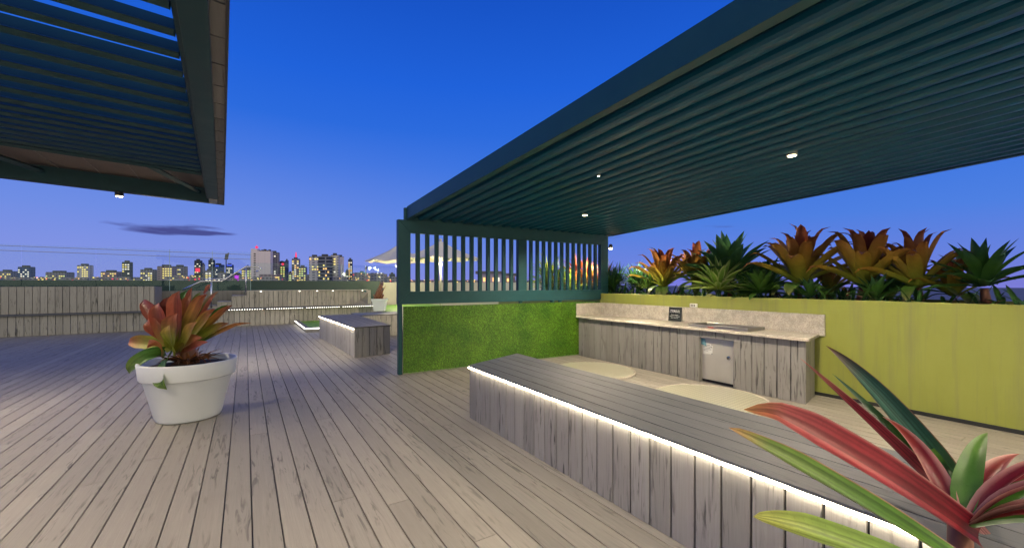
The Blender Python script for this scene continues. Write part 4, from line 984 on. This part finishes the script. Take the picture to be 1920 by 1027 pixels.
# big pale slab
o, wd, dp, zt = tower('apartment_tower', 'tall pale concrete slab block with a red lit roof mast', 474, 509, 471, T, 'f_pale', '', yaw=10, depth=.35, cap='none')
add(o, 'roof_room', 'f_pale', [(-wd / 2, -wd * .18, -dp / 2 + .01, dp / 2, 40 + zt, 40 + zt + 3.2)])
for i in range(13): add(o, 'window', 'ink', [(-wd * .36, -wd * .26, -dp / 2 - .12, -dp / 2 - .02, 40 + zt - 5 - i * 3.3, 40 + zt - 3.4 - i * 3.3)])
for i in range(5): add(o, 'roof_vent', 'roof_dark', [(-wd * .12 + i * 3.2, -wd * .12 + i * 3.2 + 2.0, -3, 2, 40 + zt, 40 + zt + 1.2 + (i * 37 % 5) * .45)])
add(o, 'mast', 'win_r', [(-wd * .28 - 1.6, -wd * .28 + 1.6, -1, 1, 40 + zt + 4.5, 40 + zt + 7.0)], [([(-wd * .28, 0, 40 + zt + 3), (-wd * .28, 0, 40 + zt + 9)], .3)])
o, wd, dp, zt = tower('apartment_tower', 'grey rear wing adjoining the pale slab block on its right', 506, 523, 474, T + 18, 'f_mid', 'w', .03, yaw=8, depth=.4, seed=13)
tower('office_block', 'low wide building with long bands of yellow windows before the pale slab', 489, 526, 514, T - 60, 'f_pink', 'yyo', .9, yaw=6, depth=.3, seed=14, wfrac=.9, cap='none')
o, wd, dp, zt = tower('tower', 'round topped tower full of yellow green windows', 522, 536, 496, T + 30, 'f_dark', 'ggy', .75, yaw=12, seed=15, cap='none')
add(o, 'curved_top', 'f_dark', (), [([(-wd * .5, 0, 40 + zt), (-wd * .3, 0, 40 + zt + 3), (0, 0, 40 + zt + 4), (wd * .3, 0, 40 + zt + 3), (wd * .5, 0, 40 + zt)], 2.4)])
add(o, 'red_sign', 'win_r', [(wd * .05, wd * .35, -dp / 2 - .5, -dp / 2 - .2, 40 + zt - 1, 40 + zt + 2.2)])
tower('tower', 'plain blue grey tower right behind the round topped tower', 535, 541, 489, T + 60, 'f_blue', '', seed=16)
tower('apartment_block', 'short block of greenish windows between the two yellow lit towers', 541, 548, 512, T, 'f_mid', 'g', .8, seed=17)
o, wd, dp, zt = tower('tower', 'tower with a tall red lit mast on its roof', 548, 562, 486, T + 40, 'f_mid', 'wyo', .4, yaw=12, seed=18)
add(o, 'mast', 'win_r', [(-.9, .9, -.9, .9, 40 + zt + 3, 40 + zt + 8), (-.5, .5, -.5, .5, 40 + zt + 8, 40 + zt + 11)])
tower('office_block', 'square yellow lit block just right of the red mast tower', 561, 575, 501, T, 'f_mid', 'ygy', .85, yaw=10, seed=19)
o, wd, dp, zt = tower('apartment_tower', 'pale narrow apartment tower with orange lit upper rooms', 581, 600, 482, T - 80, 'f_pale2', 'yo', .5, yaw=9, seed=20, zone=lambda i, j: (.55 < i < .72 and j > .3) or (i > .9))
o, wd, dp, zt = tower('apartment_tower', 'dark banded apartment tower between two pale towers', 598, 622, 481, T - 90, 'f_band', 'yyo', .17, yaw=-9, seed=21, depth=.4, fh=4.2)
tower('apartment_tower', 'pale apartment tower with lit balconies right of the dark banded tower', 621, 636, 479, T - 80, 'f_pale2', 'yyw', .5, yaw=9, seed=22, zone=lambda i, j: .15 < j < .7)
tower('apartment_tower', 'plain pinkish tower at the right end of the tall pale cluster', 634, 644, 482, T - 60, 'f_pale', 'r', .01, yaw=-9, seed=23)
tower('tower', 'thin dark tower standing alone, dotted with lights', 653, 661, 487, T + 80, 'f_dark', 'wo', .45, yaw=9, seed=24)
tower('tower', 'shorter dark tower against the foot of the thin lone tower', 648, 654, 508, T + 60, 'f_dark', 'wo', .3, seed=25)
o, wd, dp, zt = tower('office_block', 'dark block with a cyan lit roof sign near the umbrella tip', 672, 686, 512, T, 'f_dark', 'yo', .3, yaw=7, seed=26)
add(o, 'roof_sign', 'win_c', [(-wd * .48, wd * .48, -dp / 2 - .5, -dp / 2 - .2, 40 + zt - .4, 40 + zt + 1.2)])
add(o, 'sign_emblem', 'win_g', [(-.8, .8, -dp / 2 - .5, -dp / 2 - .2, 40 + zt - 6.2, 40 + zt - 4.8)])
tower('tower', 'small dark stepped tower just left of the screen', 730, 741, 514, T + 90, 'f_dark', 'wb', .25, yaw=9, seed=27)
for (px, yt, lb) in ((424, 476, 'floodlight mast with a tilted lamp panel among the left towers'), (686, 495, 'short floodlight mast beside the cyan sign block')):
    c = at(px, 531, 300); zt = H + (CY - yt) / F * 300
    o = thing('floodlight_mast', lb, 'light mast', (c.x, c.y, -40)); mb = MB(); mb.tube([(c.x, c.y, -40), (c.x, c.y, zt - 2)], [.6, .3], 8); mb.build('mast', M['roof_dark'], o)
    mb = MB(); u = Vector((rv[0], rv[1], 0)); b0 = Vector((c.x, c.y, zt - 4))
    s = 1.0 if px < 500 else .5
    mb.hexa([b0 - u * 1.3 * s, b0 + u * 1.3 * s, b0 + u * 1.3 * s + Vector((0, .4, 0)), b0 - u * 1.3 * s + Vector((0, .4, 0)), b0 - u * .6 * s + Vector((0, 0, 4 * s)), b0 + u * 2.2 * s + Vector((0, 0, 5 * s)), b0 + u * 2.2 * s + Vector((0, .4, 5 * s)), b0 - u * .6 * s + Vector((0, .4, 4 * s))])
    mb.build('lamp_panel', M['roof_dark'], o)
# left continuation of the skyline
for i, (x0, x1, yt, mt, wn, lb) in enumerate(((268, 290, 506, 'f_mid', 'yw', 'grey block with mixed windows left of the pinkish office block'), (232, 246, 492, 'f_dark', 'wwy', 'dark tower in the left part of the skyline'), (196, 224, 510, 'f_pink', 'yo', 'wide low pinkish block at the left of the skyline'), (150, 170, 498, 'f_pale2', 'y', 'pale tower in the left part of the skyline'), (96, 130, 511, 'f_mid', 'yg', 'low wide grey block near the left edge of the skyline'), (40, 60, 501, 'f_blue', 'w', 'blue tower near the left edge of the skyline'), (4, 26, 509, 'f_mid', 'y', 'grey block at the left edge of the skyline'))):
    tower('office_block', lb, x0, x1, yt, T + 10 * i, mt, wn, .4, yaw=9, seed=60 + i)
# far low city: countless small houses and lights
mb = MB(); rng = random.Random(99)
for i in range(900):
    px = rng.uniform(-40, 1130) if i % 3 else rng.uniform(640, 1130); t_ = rng.uniform(500, 1500); yt = 531 - rng.uniform(5, 12.5) * (1.0 if px < 760 else .5)
    c = at(px, 531, t_); yt -= rng.choice((0, 0, 0, 0, 4, 8)) * (1 if 280 < px < 720 else 0); zt = H + (CY - yt) / F * t_; s = rng.uniform(3, 12)
    mb.box(c.x - s, c.x + s, c.y - s * .5, c.y + s * .5, -40, zt, 0, 0)
    for k in range(rng.randint(1, 4)):
        q = rng.uniform(-s, s) * .8; z_ = zt - rng.uniform(0, .25) * (zt + 5); r_ = rng.uniform(.5, 1.1) * t_ / 700
        mb.box(c.x + q - r_, c.x + q + r_, c.y - s * .5 - .5, c.y - s * .5 - .1, z_ - r_, z_ + r_, 0, rng.choice((1, 1, 1, 2, 3, 4, 4)))
o = mb.build('distant_suburbs', [M['f_mid'], M['win_o'], M['win_w'], M['win_r'], M['win_y']]); tag(o, 'mass of far low houses and lights along the horizon', 'city', kind='stuff')
# neighbouring rooftops seen through the slats
def lowroof(px0, px1, ytop, t_, label, mt):
    a = at(px0, 531, t_); b_ = at(px1, 531, t_); zt = H + (CY - ytop) / F * t_; d_ = Vector((dv[0], dv[1], 0)) * 8
    o = thing('rooftop_building', label, 'building', (a.x, a.y, -40))
    mb = MB(); mb.quadprism(a, b_, b_ + d_, a + d_, -40, zt); mb.build('wall', M[mt], o)
    mb = MB(); e = (b_ - a).normalized() * .6; f = Vector((dv[0], dv[1], 0)) * -.6; mb.quadprism(a - e + f, b_ + e + f, b_ + d_ + e, a + d_ - e, zt + .01, zt + .4); mb.build('roof', M['roof_dark'], o)
    for k in range(4):
        q = a.lerp(b_, .15 + .22 * k); mb = MB(); mb.quadprism(q + f * .2, q + (b_ - a) * .1 + f * .2, q + (b_ - a) * .1 + f * .05, q + f * .05, zt - 1.1, zt - .5); mb.build('lit_window', M['win_w' if k % 2 else 'win_o'], o)
lowroof(900, 940, 513.5, 60, 'low dark roofed building seen through the slats right of the umbrella', 'f_mid')
lowroof(928, 966, 516.5, 75, 'second low lit building seen through the slats beside the mullion', 'f_pink')
for px, py, t_, e, lb in ((957, 526.5, 24, 1, 'bright orange garden lamp seen through the last slats before the mullion'), (886, 529.5, 30, 1, 'small orange lamp seen through the slats, leftmost of the pair'), (901, 530, 30, 1, 'small orange lamp seen through the slats, second from left')):
    p = at(px, py, t_); o = thing('garden_lamp', lb, 'lamp', tuple(p))
    s = .055 if t_ < 25 else .05
    mb = MB(); mb.lathe([(s * .4, -s), (s, -s * .4), (s, s * .4), (s * .4, s)], tuple(p), 12); mb.build('globe', M['lamp'], o, smooth=True)
    mb = MB(); mb.tube([p + Vector((0, 0, -s)), Vector((p.x, p.y, -10 if t_ > 25 else .003))], .02, 6); mb.build('post', M['charcoal'], o)
